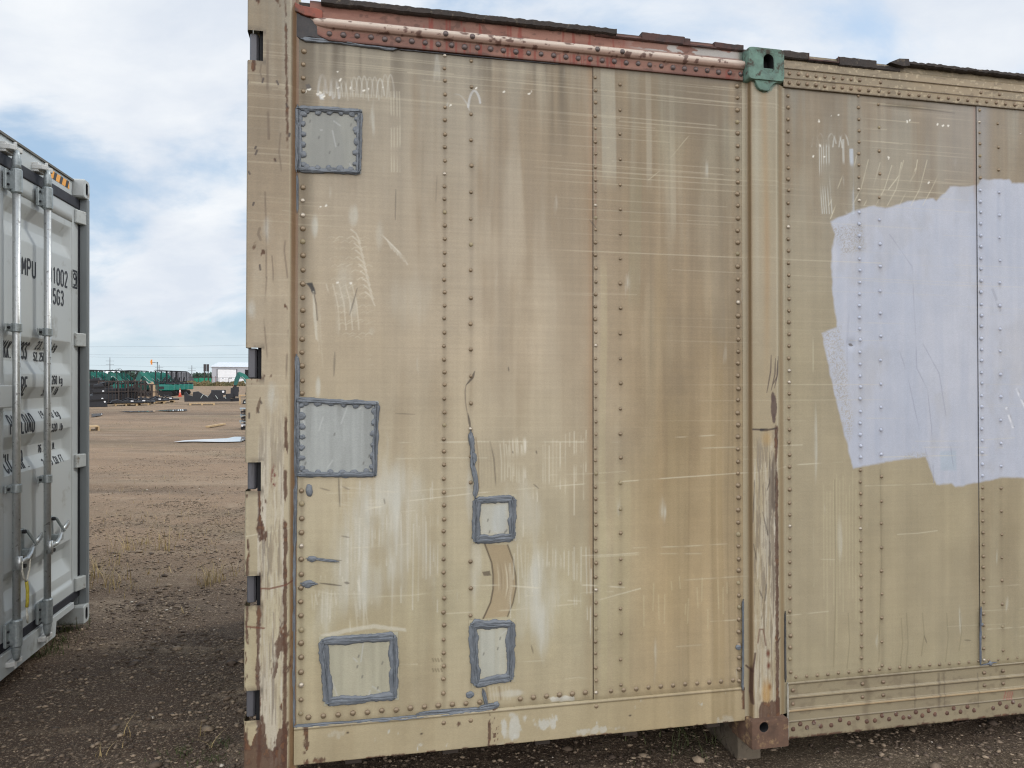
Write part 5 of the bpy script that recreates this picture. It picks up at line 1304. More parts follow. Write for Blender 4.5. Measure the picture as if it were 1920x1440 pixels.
M_RUB = pmat('black_rubber', (20, 22, 32), .6, var=.2, vscale=8, bump=.2)
M_INK = pmat('dark_stencil_ink', (34, 38, 46), .6, var=.1, bump=0)
M_BLKS = pmat('dark_bolt_and_hole_shade', (40, 42, 46), .5, metal=.3)
GRV = [(2.561, 2.491, 2.442, 2.362), (1.839, 1.772, 1.707, 1.636), (1.565, 1.497, 1.436, 1.368), (1.306, 1.235, 1.174, 1.103), (.597, .545, .487, .399)]
T0, T1 = .150, 1.030
DP = .050
def door_depth(t, z):
    """inward depth of the pressed panel below the door plane"""
    t = np.asarray(t, float); z = np.asarray(z, float); g = np.zeros(np.broadcast(t, z).shape)
    e = np.clip(np.minimum((t-T0-.004)/.055, (T1-.004-t)/.055), 0, 1)
    for a, b, c, d in GRV:
        g = np.maximum(g, np.clip(np.minimum((a-z)/(a-b), (z-d)/(c-d)), 0, 1))
    return .034*np.minimum(g, e)+.004*((t > T0) & (t < T1) & (z < 2.60) & (z > .33))
def GO(name, mb, mat, bev=0, parent=None, smooth=False, label=None):
    o = mb.build(name, mat, parent or gc_root, smooth)
    if bev: bevel(o, bev)
    if label: o['label'] = label
    return o
def tb(mb, t0, t1, y0, y1, z0, z1, mi=0): return mb.box(-t1, -t0, y0, y1, z0, z1, mi)
# doors: the pressed leaf in view and its mirror twin beyond the frame
for q in (0, 1):
    ts = np.unique(np.concatenate([np.arange(.056, 1.195, .012), [T0-.001, T0+.001, T0+.004, T0+.059, T1-.059, T1-.004, T1-.001, T1+.001]]))
    zs = np.unique(np.concatenate([[v_+d_ for g in GRV for v_ in g for d_ in (-.0005, .0005)], np.arange(.25, 2.70, .05), [2.70, .3295, .3305, 2.5995, 2.6005]]))
    T, Z = np.meshgrid(ts, zs, indexing='ij'); Y = DP+door_depth(T, Z)
    if q: T = 2.438-T
    o = grid_mesh('door', -T, Y, Z, np.ones(T.shape+(4,))*.5, M_GREY, gc_root, smooth=False)
    o['label'] = 'pressed steel door leaf carrying the stencilled figures' if not q else 'second door leaf'
    mb = MB()
    s0, s1 = (.018, .060) if not q else (2.378, 2.42)
    tb(mb, s0, s1, .046, .075, .20, 2.765); a0, a1 = (.06, 1.199) if not q else (1.199, 2.378)
    tb(mb, a0, a1, .042, .075, 2.700, 2.765); tb(mb, a0, a1, .046, .075, .200, .252)
    GO('door_gasket', mb, M_RUB, .006, o)
mb = MB(); tb(mb, 1.190, 1.206, .046, .08, .25, 2.70); GO('middle_gasket', mb, M_RUB, .004)
# frame
mb = MB(); mb.prism([(-.115, .062), (-.115, .10), (-2.32, .10), (-2.32, .062)], 2.762, 2.868, 0, 'z'); GO('door_header', mb, M_GREY, .004)
mb = MB(); tb(mb, .11, 2.33, .052, .11, 2.866, 2.878); GO('header_lip', mb, pmat('dark_lip_strip', (92, 90, 84), .7), 0)  # darker line along the top edge of the header
mb = MB(); mb.prism([(-.50, .20), (-1.94, .20), (-1.94, .085), (-.50, .085)], .03, .07, 0, 'y')
mb = MB()
zt, zb = .200, .078
mb.prism([(-.17, zb), (-.17, zt), (-2.27, zt), (-2.27, zb), (-2.0, zb), (-2.0, .13), (-1.64, .13), (-1.64, zb)] if False else [(-.17, .160), (-.17, zt), (-2.27, zt), (-2.27, zb), (-.445, zb), (-.43, .160)], .030, .10, 0, 'y')
GO('door_sill', mb, M_GREY, .003)
mb = MB(); tb(mb, .0, .022, .0, .14, .147, 2.773); tb(mb, .0, .034, .004, .05, .147, 2.773); tb(mb, .0, .055, .05, .16, .147, 2.773); GO('corner_post', mb, M_GREY2, .003)
mb = MB(); tb(mb, 2.416, 2.438, .0, .14, .15, 2.74); tb(mb, 2.404, 2.438, .004, .05, .15, 2.74); tb(mb, 2.383, 2.438, .05, .16, .15, 2.74); GO('corner_post', mb, M_GREY2, .003)
def cast2(t0, z0, up):
    mb = MB(); n = 32; t1 = t0+.10
    # outline in (t, z) with a rounded outer corner; opening is an upright oval
    w, h = .098, .118
    ct, cz = t0+w/2, z0+h/2
    def outer(k):
        a = 2*pi*k/n; c_, s_ = cos(a), sin(a); m_ = max(abs(c_)/(w/2), abs(s_)/(h/2)); x, z = c_/m_, s_/m_
        rad = .030
        if abs(x) > w/2-rad and abs(z) > h/2-rad and (x < 0 if t0 < 1 else x > 0) and (z > 0) == up:
            qx = (w/2-rad)*(1 if x > 0 else -1); qz = (h/2-rad)*(1 if z > 0 else -1); d = hypot(x-qx, z-qz) or 1; x = qx+(x-qx)/d*rad; z = qz+(z-qz)/d*rad
        return ct+x, cz+z
    def inner(k, g=1):
        a = 2*pi*k/n; return ct+cos(a)*.017*g, cz+sin(a)*.020*g+(.016*g if sin(a) > 0.01 else (-.016*g if sin(a) < -.01 else 0))
    rings = [(.17, outer), (.004, outer), (.0, lambda k: (ct+(outer(k)[0]-ct)*.94, cz+(outer(k)[1]-cz)*.94)), (.0, lambda k: inner(k, 1.12)), (.004, inner), (.06, inner)]
    for y, f_ in rings:
        for k in range(n): t_, z_ = f_(k); mb.v.append(Vector((-t_, y, z_)))
    for r_ in range(len(rings)-1):
        for k in range(n):
            k2 = (k+1) % n; mb.f.append([r_*n+k, r_*n+k2, (r_+1)*n+k2, (r_+1)*n+k]); mb.m.append(1 if r_ >= 3 else 0)
    mb.f.append([5*n+k for k in range(n)]); mb.m.append(1)
    return mb
for t0, z0, up in ((.0, 2.772, True), (2.34, 2.772, True), (.0, .030, False), (2.34, .030, False)):
    o = cast2(t0, z0, up).build('corner_casting', [M_GLUG, M_BLKS], gc_root)  # hole insides share the dark bolt colour, painted in as shade
    # a wide fitting body filling the corner behind the front
    mb = MB(); 
# hinges
for z in (2.648, 1.861, 1.083, .292):
    for s in (0, 1):
        f_ = (lambda t: t) if not s else (lambda t: 2.438-t)
        mb = MB()
        pts = [(f_(.006), .000), (f_(.045), .012), (f_(.118), .036), (f_(.118), .052), (f_(.04), .052), (f_(.006), .040)]
        mb.prism([(-p[0], p[1]) for p in pts], z-.044, z+.042, 0, 'z')
        mb.tube([(-f_(.012), .010, z-.056), (-f_(.012), .010, z+.054)], .011, 10)
        o = GO('hinge', mb, M_GLUG, .006)
# lock rods
M_WHITEC = pmat('pale_forged_cast', (188, 190, 188), .5, var=.1, vscale=30, bump=.3)
for i, t in enumerate((1.005, .635, 2.438-1.005, 2.438-.635)):
    mb = MB(); mb.tube([(-t, 0, .20), (-t, 0, 2.735)], .0185, 18)
    rod = GO('lock_rod', mb, M_GALV, 0, None, True)
    if i < 2: rod['label'] = ('lock rod nearer the middle of the doors', 'lock rod nearer the hinges')[i]
    for z0, z1, top in ((2.577, 2.690, 1), (.222, .352, 0)):
        mb = MB(); mb.tube([(-t, 0, z0-.008), (-t, 0, z0), (-t, 0, z1), (-t, 0, z1+.008)], [.021, .027, .027, .021], 18)
        tb(mb, t-.030, t+.055, .030, .040, z0+.006, z1-.006); tb(mb, t-.026, t+.026, .0, .034, z0+.01, z1-.01); tb(mb, t+.020, t+.056, .024, .034, z0+.004, z1-.004)
        br = GO('rod_guide', mb, M_GALV2, .003, rod)
        for dz in (.03, .085):
            for dt in (.042, -.036): mb = MB(); mb.tube([(-(t+dt), .030, z0+dz), (-(t+dt), .016, z0+dz)], .0065, 8); GO('guide_bolt', mb, M_BLKS, 0, rod)
    for z in (1.875, 1.040):
        mb = MB(); mb.tube([(-t, 0, z-.022), (-t, 0, z+.022)], .0255, 18); tb(mb, t-.042, t+.050, .026, .036, z-.020, z+.020); tb(mb, t-.022, t+.022, .004, .03, z-.018, z+.018)
        GO('rod_bracket', mb, M_GALV2, .003, rod)
        mb = MB(); mb.tube([(-(t+.036), .028, z), (-(t+.036), .016, z)], .007, 8); GO('bracket_bolt', mb, M_BLKS, 0, rod); mb = MB(); mb.tube([(-(t-.032), .028, z), (-(t-.032), .014, z)], .006, 8); GO('bracket_bolt', mb, M_BLKS, 0, rod)
    for zc, s in ((2.748, 1), (.190, -1)):
        mb = MB(); mb.tube([(-t, .0, zc-s*.052), (-t, 0, zc-s*.03), (-t, 0, zc-s*.012), (-t, .0, zc+s*.02), (-t, .0, zc+s*.045)], [.022, .020, .023, .017, .012], 12)
        GO('cam', mb, M_GALV2, 0, rod, True)
        zk = zc+s*.052; mb = MB(); mb.prism([(-t-.048, .065), (-t-.048, .010), (-t-.034, -.008), (-t-.012, .002), (-t+.012, .002), (-t+.036, -.014), (-t+.052, -.004), (-t+.052, .065)], zk-.013, zk+.013, 0, 'z')
        tb(mb, t-.046, t+.044, .03, .068, zk-.026, zk+.026); mb.tube([(-t, .006, zk-.004), (-t, .006, zk+s*.034)], .009, 8)
        GO('cam_keeper', mb, M_WHITEC, .005, rod)
    # handle lever swung towards the hinges and its catch
    sg = -1 if i < 2 else 1
    mb = MB(); pts = [(-t, -.022, .655), (-(t+sg*.05), -.030, .662), (-(t+sg*.12), -.018, .675), (-(t+sg*.17), -.004, .690), (-(t+sg*.235), .002, .700)]
    mb.tube(pts, [.013, .013, .011, .010, .010], 10)
    mb.bar((-(t+sg*.20), .000, .697), (-(t+sg*.335), .012, .730), .030, .008, 0, (0, 1, 0)); mb.bar((-t-.02, -.020, .62), (-t-.02, -.020, .69), .03, .02)
    GO('handle', mb, M_GALV, 0, rod, True)
    tt = t+sg*.155; mb = MB(); tb(mb, tt-.022, tt+.022, .036, .050, .570, .800); tb(mb, tt-.030, tt+.006, -.016, .04, .655, .690); mb.bar((-tt+.01, .02, .79), (-tt+.05, -.012, .700), .018, .012)
    GO('handle_catch', mb, M_GALV2, .003, rod)
    for z in (.785, .635, .600): mb = MB(); mb.tube([(-tt, .038, z), (-tt, .020, z)], .011, 10); GO('catch_bolt', mb, M_BLKS, 0, rod)
mb = MB(); tb(mb, 1.035, 1.215, .004, .06, 1.462, 1.578); GO('overlap_plate', mb, M_GREY, .006)
# hazard sticker on the header, stripes run diagonally
M_YEL = pmat('amber_sticker', (226, 158, 62), .5, var=.05, bump=0); M_STB = pmat('black_sticker', (42, 40, 42), .5, var=.05, bump=0)
mb = MB(); h0, h1 = 2.803, 2.850; ta, tbb = .165, .440; yy = .0605
mb.prism([(-tbb, h0), (-ta, h0), (-ta, h1), (-tbb, h1)], yy, yy+.001, 0)
for k in range(3):
    x = -tbb+.035+k*.088; mb.prism([(x, h0+.0005), (x+.036, h0+.0005), (x+.058, h1-.0005), (x+.022, h1-.0005)], yy-.0008, yy-.0001, 1)
mb.build('hazard_sticker', [M_YEL, M_STB], gc_root)
# stencilled writing, laid over the pressed surface
def arc(cx, cy, rx_, ry_, a0, a1, n=7): return [(cx+rx_*cos(radians(a0+(a1-a0)*k/n)), cy+ry_*sin(radians(a0+(a1-a0)*k/n))) for k in range(n+1)]
O_ = [arc(.5, .78, .5, .22, 0, 180)+[(0, .22)]+arc(.5, .22, .5, .22, 180, 360)+[(1, .78)]]
FNT = {'M': [[(0, 0), (0, 1), (.5, .35), (1, 1), (1, 0)]], 'P': [[(0, 0), (0, 1), (.6, 1)]+arc(.6, .75, .4, .25, 90, -90)+[(0, .5)]], 'U': [[(0, 1), (0, .22)]+arc(.5, .22, .5, .22, 180, 360)+[(1, 1)]],
 '0': O_, 'O': O_, '1': [[(.25, .85), (.6, 1), (.6, 0)]], '2': [arc(.5, .77, .5, .23, 170, -30)+[(0, 0), (1, 0)]], '9': [[(.1, .1)]+arc(.5, .22, .5, .22, 220, 360)+[(1, .75)]+arc(.5, .75, .5, .25, 0, 360)[1:]], '4': [[(.75, 0), (.75, 1), (0, .3), (1, .3)]],
 '5': [[(.95, 1), (.1, 1), (.05, .55), (.5, .6)]+arc(.5, .3, .5, .3, 80, -160)], 'G': [arc(.5, .78, .5, .22, 10, 180)+[(0, .22)]+arc(.5, .22, .5, .22, 180, 360)+[(1, .5), (.55, .5)]], '3': [arc(.5, .77, .48, .23, 160, -80)+[(.4, .53)], [(.4, .53)]+arc(.5, .27, .5, .27, 80, -160)],
 'A': [[(0, 0), (.5, 1), (1, 0)], [(.2, .35), (.8, .35)]], 'X': [[(0, 0), (1, 1)], [(0, 1), (1, 0)]], 'R': [[(0, 0), (0, 1), (.6, 1)]+arc(.6, .77, .4, .23, 90, -90)+[(0, .54)], [(.5, .54), (1, 0)]], 'S': [arc(.5, .77, .5, .23, 20, 200)+[(.5, .52)]+arc(.5, .25, .5, .25, 60, -160)],
 'T': [[(0, 1), (1, 1)], [(.5, 1), (.5, 0)]], 'E': [[(1, 1), (0, 1), (0, 0), (1, 0)], [(0, .52), (.8, .52)]], 'Y': [[(0, 1), (.5, .5), (1, 1)], [(.5, .5), (.5, 0)]], 'L': [[(0, 1), (0, 0), (1, 0)]], 'D': [[(0, 0), (0, 1), (.5, 1)]+arc(.5, .75, .5, .25, 90, 0)+arc(.5, .25, .5, .25, 0, -90)+[(0, 0)]],
 'C': [arc(.5, .78, .5, .22, 10, 180)+[(0, .22)]+arc(.5, .22, .5, .22, 180, 350)], 'F': [[(1, 1), (0, 1), (0, 0)], [(0, .52), (.8, .52)]], '.': [[(.3, 0), (.3, .06)]], ',': [[(.4, .08), (.2, -.1)]], 'k': [[(0, 0), (0, 1)], [(.9, .65), (0, .3), (1, 0)]], 'g': [arc(.5, .36, .5, .3, 0, 360, 10), [(1, .66), (1, -.1)]+arc(.5, -.1, .5, .18, 0, -150)],
 'l': [[(.4, 1), (.4, 0)]], 'b': [[(0, 1), (0, 0)], arc(.5, .33, .5, .33, 0, 360, 10)], '6': [[(.9, .9)]+arc(.5, .78, .5, .22, 40, 180)+[(0, .3)]+arc(.5, .28, .5, .28, 180, 540, 12)], '7': [[(0, 1), (1, 1), (.4, 0)]], 'I': [[(.5, 0), (.5, 1)]]}
FNT['8'] = [arc(.5, .76, .44, .24, 0, 360, 12), arc(.5, .27, .5, .27, 0, 360, 12)]
def stencil(txt, t_start, t_end, z0, z1, sw=.013, box=False, label=None):
    """written from t_start (nearer the camera) to t_end"""
    mb = MB(); n = len(txt); adv = (t_start-t_end)/n; cw = adv*.62; h = z1-z0
    def rib(pts, closed=False):
        res = [Vector(pts[0])]
        for a, b in zip(pts[:-1], pts[1:]):
            a = Vector(a); b = Vector(b); m_ = max(1, int((b-a).length/.007))
            for k in range(1, m_+1): res.append(a.lerp(b, k/m_))
        b0 = len(mb.v); N_ = len(res)
        for k, p in enumerate(res):
            d = (res[min(k+1, N_-1)]-res[max(k-1, 0)])
            d = d.normalized() if d.length > 1e-9 else Vector((0, 1))
            nn = Vector((-d.y, d.x))*sw/2
            for q in (p+nn, p-nn):
                mb.v.append(Vector((-q.x, DP+float(door_depth(q.x, q.y))-.0012, q.y)))
        for k in range(N_-1): mb.f.append([b0+2*k, b0+2*k+1, b0+2*k+3, b0+2*k+2]); mb.m.append(0)
    for i, ch in enumerate(txt):
        if ch == ' ': continue
        for st in FNT[ch]:
            rib([(t_start-i*adv-adv*.19-p[0]*cw, z0+p[1]*h) for p in st])
    if box:
        rib([(t_start+.006, z0-.014), (t_end-.004, z0-.014), (t_end-.004, z1+.014), (t_start+.006, z1+.014), (t_start+.006, z0-.014)])
    o = mb.build('stencilled_text', M_INK, gc_root)
    return o
stencil('MMPU', .888, .645, 2.178, 2.268, .015); stencil('001002', .552, .205, 2.180, 2.272, .015); stencil('9', .140, .078, 2.205, 2.282, .013, box=True)
stencil('45G3', .487, .265, 2.060, 2.145, .015)
stencil('MAX.GROSS', .990, .678, 1.722, 1.808, .014); stencil('23,700 kg', .60, .318, 1.782, 1.822, .010); stencil('52,250 lb', .60, .375, 1.714, 1.760, .010)
stencil('TARE', .925, .745, 1.522, 1.616, .014); stencil('4,260 kg', .493, .287, 1.580, 1.625, .010); stencil('9,390 lb', .530, .318, 1.514, 1.560, .010)
stencil('PAYLOAD', .955, .662, 1.316, 1.412, .014); stencil('19,440 kg', .572, .302, 1.380, 1.420, .010); stencil('42,520 lb', .520, .280, 1.296, 1.338, .010)
stencil('CU.CAP.', .972, .69, 1.118, 1.210, .014); stencil('76.3 CU.M.', .545, .295, 1.182, 1.222, .010); stencil('2,725 CU.FT.', .545, .235, 1.100, 1.140, .010)
# body behind the doors: corrugated sides, roof, floor
mb = MB(); x0, x1 = -2.40, -.035
for s, X0 in ((1, -2.425), (-1, -.013)):
    pts = []; y = .16; k = 0
    while y < 12.0:
        pts += [(X0, y), (X0, y+.07), (X0+s*.036, y+.138), (X0+s*.036, y+.208)]; y += .278
    b = len(mb.v)
    for p in pts: mb.v += [Vector((p[0], p[1], .16)), Vector((p[0], p[1], 2.80))]
    for k in range(len(pts)-1): mb.f.append([b+2*k, b+2*k+2, b+2*k+3, b+2*k+1]); mb.m.append(0)
mb.box(-2.40, -.04, .09, 12.1, .13, .16); mb.box(-2.42, -.02, .10, 12.1, 2.80, 2.86); mb.box(-2.438, -2.38, .17, 12.1, .03, .17); mb.box(-.058, -.0, .17, 12.1, .06, .17); mb.box(-2.438, -2.38, .17, 12.1, 2.78, 2.862); mb.box(-.06, -.004, .17, 12.1, 2.78, 2.862)
mb.build('container_body', M_GREY2, gc_root)
# looped wire seal hanging from the inner handle
sp0 = GM @ Vector((-.96, -.03, .52))
seal_root = empty('cable_seal', GM, 'thin white cable loop with a yellow sleeve hanging from a lock rod handle', 'cable seal')
M_CAB = pmat('white_braided_cable', (190, 188, 176), .7, var=.2, vscale=120, bump=.5, bscale=200); M_YS = pmat('yellow_sleeve', (178, 164, 58), .6, var=.3, vscale=60)
x = -.975
mb = MB(); mb.tube([(x-.045, -.032, .665), (x-.050, -.034, .62), (x-.035, -.036, .575), (x-.005, -.036, .545), (x+.012, -.034, .565), (x+.035, -.034, .60), (x+.040, -.034, .655)], .0055, 8); mb.build('cable_loop', M_CAB, seal_root, True)
mb = MB(); mb.tube([(x-.004, -.036, .548), (x+.006, -.037, .50), (x+.004, -.037, .44), (x, -.036, .41)], .0085, 8); mb.build('sleeve', M_YS, seal_root, True)
mb = MB(); mb.tube([(x, -.036, .41), (x-.002, -.036, .39), (x+.012, -.036, .36), (x+.008, -.036, .325), (x+.002, -.036, .35), (x-.002, -.036, .385)], .0045, 8); mb.build('cable_tail', M_CAB, seal_root, True)

# ================================================================== the yard behind
def facing(px, py, yaw=0.0, dx=0.0, dy=0.0):
    """frame standing on the ground under a pixel of the photograph: x right, y away from the camera"""
    x, y = G(px, py); a = atan2(-x, y)+yaw
    M = Matrix.Translation((x, y, gz(x, y))) @ Matrix.Rotation(a, 4, 'Z')
    return M @ Matrix.Translation((dx, dy, 0))
M_TEAL = pmat('teal_machine_paint', (20, 112, 100), .45, var=.12, vscale=2, bump=.05)
M_TEALD = pmat('dusty_teal_paint', (24, 88, 82), .5, var=.15, vscale=2, bump=.05)
M_BLK2 = pmat('black_machine_paint', (30, 32, 38), .55, var=.2, vscale=3, bump=.1)
M_TRK = pmat('rubber_track', (34, 33, 34), .85, var=.25, vscale=8, bump=.4)
M_FRM = pmat('dark_brown_steel', (62, 54, 50), .75, var=.3, vscale=3, bump=.2)
M_WD = pmat('bare_pine', (176, 152, 116), .85, var=.2, vscale=5, bump=.3)
M_WHT = pmat('plain_white_paint', (226, 228, 230), .5, var=.05, vscale=2, bump=.05)
M_CHR = pmat('bright_hose', (176, 186, 184), .4, var=.1, bump=0)
M_GLS = pmat('lamp_glass', (200, 204, 206), .2, bump=0)

def excavator():
    r = empty('mini_excavator', Matrix.Identity(4), '', 'mini excavator', 'mini excavators parked in rows')
    for y in (-.55, .55):
        mb = MB(); mb.prism([(-.80, .10), (-.68, .0), (.68, .0), (.80, .10), (.82, .26), (.70, .42), (-.70, .42), (-.82, .26)], y-.15, y+.15); o = mb.build('track', M_TRK, r); bevel(o, .03)
        m2 = MB()
        for x in (-.5, -.17, .17, .5): m2.tube([(x, y-.165, .13), (x, y+.165, .13)], .075, 10)
        m2.build('rollers', M_BLK2, o)
    mb = MB(); mb.box(-.45, .45, -.40, .40, .18, .46); o = mb.build('undercarriage', M_BLK2, r); bevel(o, .03)
    mb = MB(); mb.prism([(-.92, .05), (-1.10, .03), (-1.16, .20), (-1.10, .40), (-1.04, .40), (-1.08, .2)], -.70, .70); mb.bar((-1.06, -.35, .2), (-.4, -.35, .3), .08); mb.bar((-1.06, .35, .2), (-.4, .35, .3), .08); mb.build('dozer_blade', M_BLK2, r)
    mb = MB(); pts = []      # house with a round tail, seen from above
    for k in range(13): a = radians(-90+k*15); pts.append((.35+.70*cos(a), .66*sin(a)))
    pts += [(-.45, .62), (-.62, .30), (-.62, -.30), (-.45, -.62)]
    mb.prism(pts, .50, 1.02, 0, 'z'); o = mb.build('house', M_TEAL, r); bevel(o, .07, 3)
    m2 = MB(); m2.prism([(-.25, -.664), (.15, -.664), (.15, -.60), (-.25, -.60)], .62, .86, 0, 'z'); m2.build('side_vent', M_BLK2, o)
    mb = MB(); mb.prism([(.30, .55), (.95, .46), (1.05, .0), (.95, -.46), (.30, -.55)], 1.02, 1.16, 0, 'z'); o = mb.build('engine_hood', M_BLK2, r); bevel(o, .04)
    mb = MB(); mb.prism([(.18, 1.12), (-.22, 1.12), (-.22, 1.22), (.10, 1.24), (.20, 1.66), (.30, 1.66)], -.22, .26); o = mb.build('seat', M_BLK2, r); bevel(o, .03)
    mb = MB(); mb.box(-.40, -.28, -.40, -.28, 1.0, 1.36); mb.box(-.40, -.28, .28, .40, 1.0, 1.36); mb.bar((-.34, -.34, 1.36), (-.30, -.34, 1.50), .03); mb.bar((-.34, .34, 1.36), (-.30, .34, 1.50), .03); mb.build('control_box', M_BLK2, r)
    for x, y in ((-.50, -.50), (-.50, .50), (.42, -.50), (.42, .50)):
        mb = MB(); mb.bar((x, y, 1.0), (x*.96, y, 2.18), .055); mb.build('canopy_post', M_BLK2, r)
    mb = MB(); mb.prism([(-.62, 2.16), (-.60, 2.22), (-.2, 2.25), (.40, 2.24), (.56, 2.20), (.56, 2.16)], -.60, .60); o = mb.build('canopy_roof', M_BLK2, r); bevel(o, .02)
    mb = MB(); mb.prism([(-.46, .62), (-.52, 1.05), (-.80, 1.62), (-1.20, 1.98), (-1.60, 2.14), (-1.68, 1.98), (-1.52, 1.74), (-1.28, 1.50), (-1.06, 1.04), (-.84, .56)], -.10, .10); o = mb.build('boom', M_TEAL, r); bevel(o, .015)
    m2 = MB(); m2.tube([(-.72, -.14, .64), (-1.20, -.14, 1.30)], .045, 8); m2.tube([(-1.25, 0, 1.72), (-1.70, 0, 2.10)], .04, 8); m2.build('ram', M_CHR, o)
    mb = MB(); mb.prism([(-1.74, 2.12), (-1.46, 2.06), (-1.52, 1.70), (-1.80, 1.00), (-2.06, .96), (-2.00, 1.5)], -.08, .08); o = mb.build('arm', M_TEALD, r); bevel(o, .01)
    mb = MB(); mb.prism([(-2.00, 1.02), (-1.88, 1.00), (-1.70, .66), (-1.60, .50), (-1.92, .32), (-2.16, .42), (-2.20, .70)], -.20, .20); o = mb.build('bucket', M_TRK, r); bevel(o, .01)
    mb = MB(); mb.tube([(-.6, -.12, 1.2), (-1.0, -.13, 1.34), (-1.4, -.13, 1.75)], .022, 6); mb.build('hose', M_CHR, r)
    return r
def copy_tree(o, parent=None):
    c = o.copy(); COL.objects.link(c)
    if parent: c.parent = parent
    for ch in list(o.children): copy_tree(ch, c)
    return c
ex0 = excavator(); used = [False]
def put_ex(M, label, first=False, scale=1.0):
    o = ex0 if not used[0] else copy_tree(ex0)
    used[0] = True; o.matrix_world = M @ Matrix.Scale(scale, 4) if scale != 1 else M; o['label'] = label; return o
base = facing(302, 743)
for k, nm in enumerate(('nearest of the teal mini excavators whose round tails overlap left of the upright cone', 'second round-tailed teal mini excavator in the right-hand row', 'middle teal mini excavator in the right-hand row of round tails', 'fourth teal mini excavator in the right-hand row, behind the cone', 'farthest teal mini excavator at the right end of the row')):
    put_ex(base @ Matrix.Translation((.05+.43*k, 1.75*k, 0)) @ Matrix.Rotation(radians((3, -2, 2, 0, -3)[k]), 4, 'Z'), nm)
base = facing(243, 743)
for k, nm in enumerate(('teal mini excavator with its canopy above the right end of the brown steel frames', 'teal mini excavator behind the brown frames, second from the right', 'third teal mini excavator behind the brown frames')):
    put_ex(base @ Matrix.Translation((.45+.42*k-.3, .6+1.9*k, 0)), nm)
base = facing(205, 743)
for k, nm in enumerate(('teal mini excavator with its canopy above the left end of the brown steel frames', 'teal mini excavator behind the left brown frames, in the second rank', 'teal mini excavator behind the left brown frames, in the last rank')):
    put_ex(base @ Matrix.Translation((.15+.42*k, .4+1.9*k, 0)), nm)
base = facing(168, 744)
for k, nm in enumerate(('teal mini excavator half hidden by the grey container edge', 'teal mini excavator behind the one at the grey container edge')):
    put_ex(base @ Matrix.Translation((.1+.42*k, .4+1.9*k, 0)), nm)
o = put_ex(facing(486, 744), 'teal mini excavator mostly hidden behind the tan container, its bucket hanging by the far cone')


# brown steel frames (crates) in front of the excavators
def rack(panel):
    r = empty('steel_frame', Matrix.Identity(4), '', 'steel frame', 'brown steel transport frames')
    for x in (-.55, .55):
        for y in (-.45, .45):
            mb = MB(); mb.box(x-.035, x+.035, y-.035, y+.035, 0, 1.42); mb.build('frame_post', M_FRM, r)
    for z in (.10, .75, 1.38):
        mb = MB()
        for y in (-.45, .45): mb.box(-.515, .515, y-.025, y+.025, z-.03, z+.03)
        mb.build('long_rails', M_FRM, r)
        mb = MB()
        for x in (-.55, .55): mb.box(x-.025, x+.025, -.415, .415, z-.03, z+.03)
        mb.build('side_rails', M_FRM, r)
    mb = MB()
    for k in range(5): mb.box(-.40+k*.19, -.37+k*.19, -.44, -.41, .13, 1.35)
    mb.build('uprights', M_FRM, r)
    if panel:
        mb = MB(); mb.box(-.50, .50, -.38, .38, .14, .62); mb.box(-.4, .4, -.2, .3, .62, .95); o = mb.build('contents', M_BLK2, r); bevel(o, .03)
    return r
ra = rack(True); rb_ = rack(False)
rk = [(204, 758, ra, 'brown steel frame with dark contents at the left end of the row'), (222, 757, None, 'brown steel frame with dark contents, second from the left'), (240, 756, None, 'brown steel frame with dark contents, third from the left'), (253, 756, rb_, 'open brown steel frame left of the beige bucket'), (268, 754, None, 'open brown steel frame standing just left of the last one'), (281, 752, None, 'last open brown steel frame at the right end of the row')]
for i, (px, py, o, nm) in enumerate(rk):
    if o is None: o = copy_tree(ra if i < 3 else rb_)
    o.matrix_world = facing(px, py, radians((2, -3, 4, -6, 3, 5)[i])) @ Matrix.Translation((0, .45, 0)); o['label'] = nm
    o.scale = (.95, 1, 1.0 if i < 4 else .82)
# beige digging bucket standing against the frames
r = empty('digging_bucket', facing(285, 749), 'beige digging bucket leaning at the right end of the brown frames', 'digging bucket')
mb = MB(); mb.prism([(-.22, 1.15), (.05, 1.30), (.22, 1.02), (.30, .55), (.55, .22), (.30, .12), (.02, .25), (-.12, .62)], -.2, .2); o = mb.build('bucket_shell', pmat('beige_paint', (168, 146, 118), .7, var=.2, vscale=4), r); bevel(o, .02)
mb = MB(); mb.box(-.2, .2, -.22, .22, 0, .13); mb.build('stand', M_FRM, r)

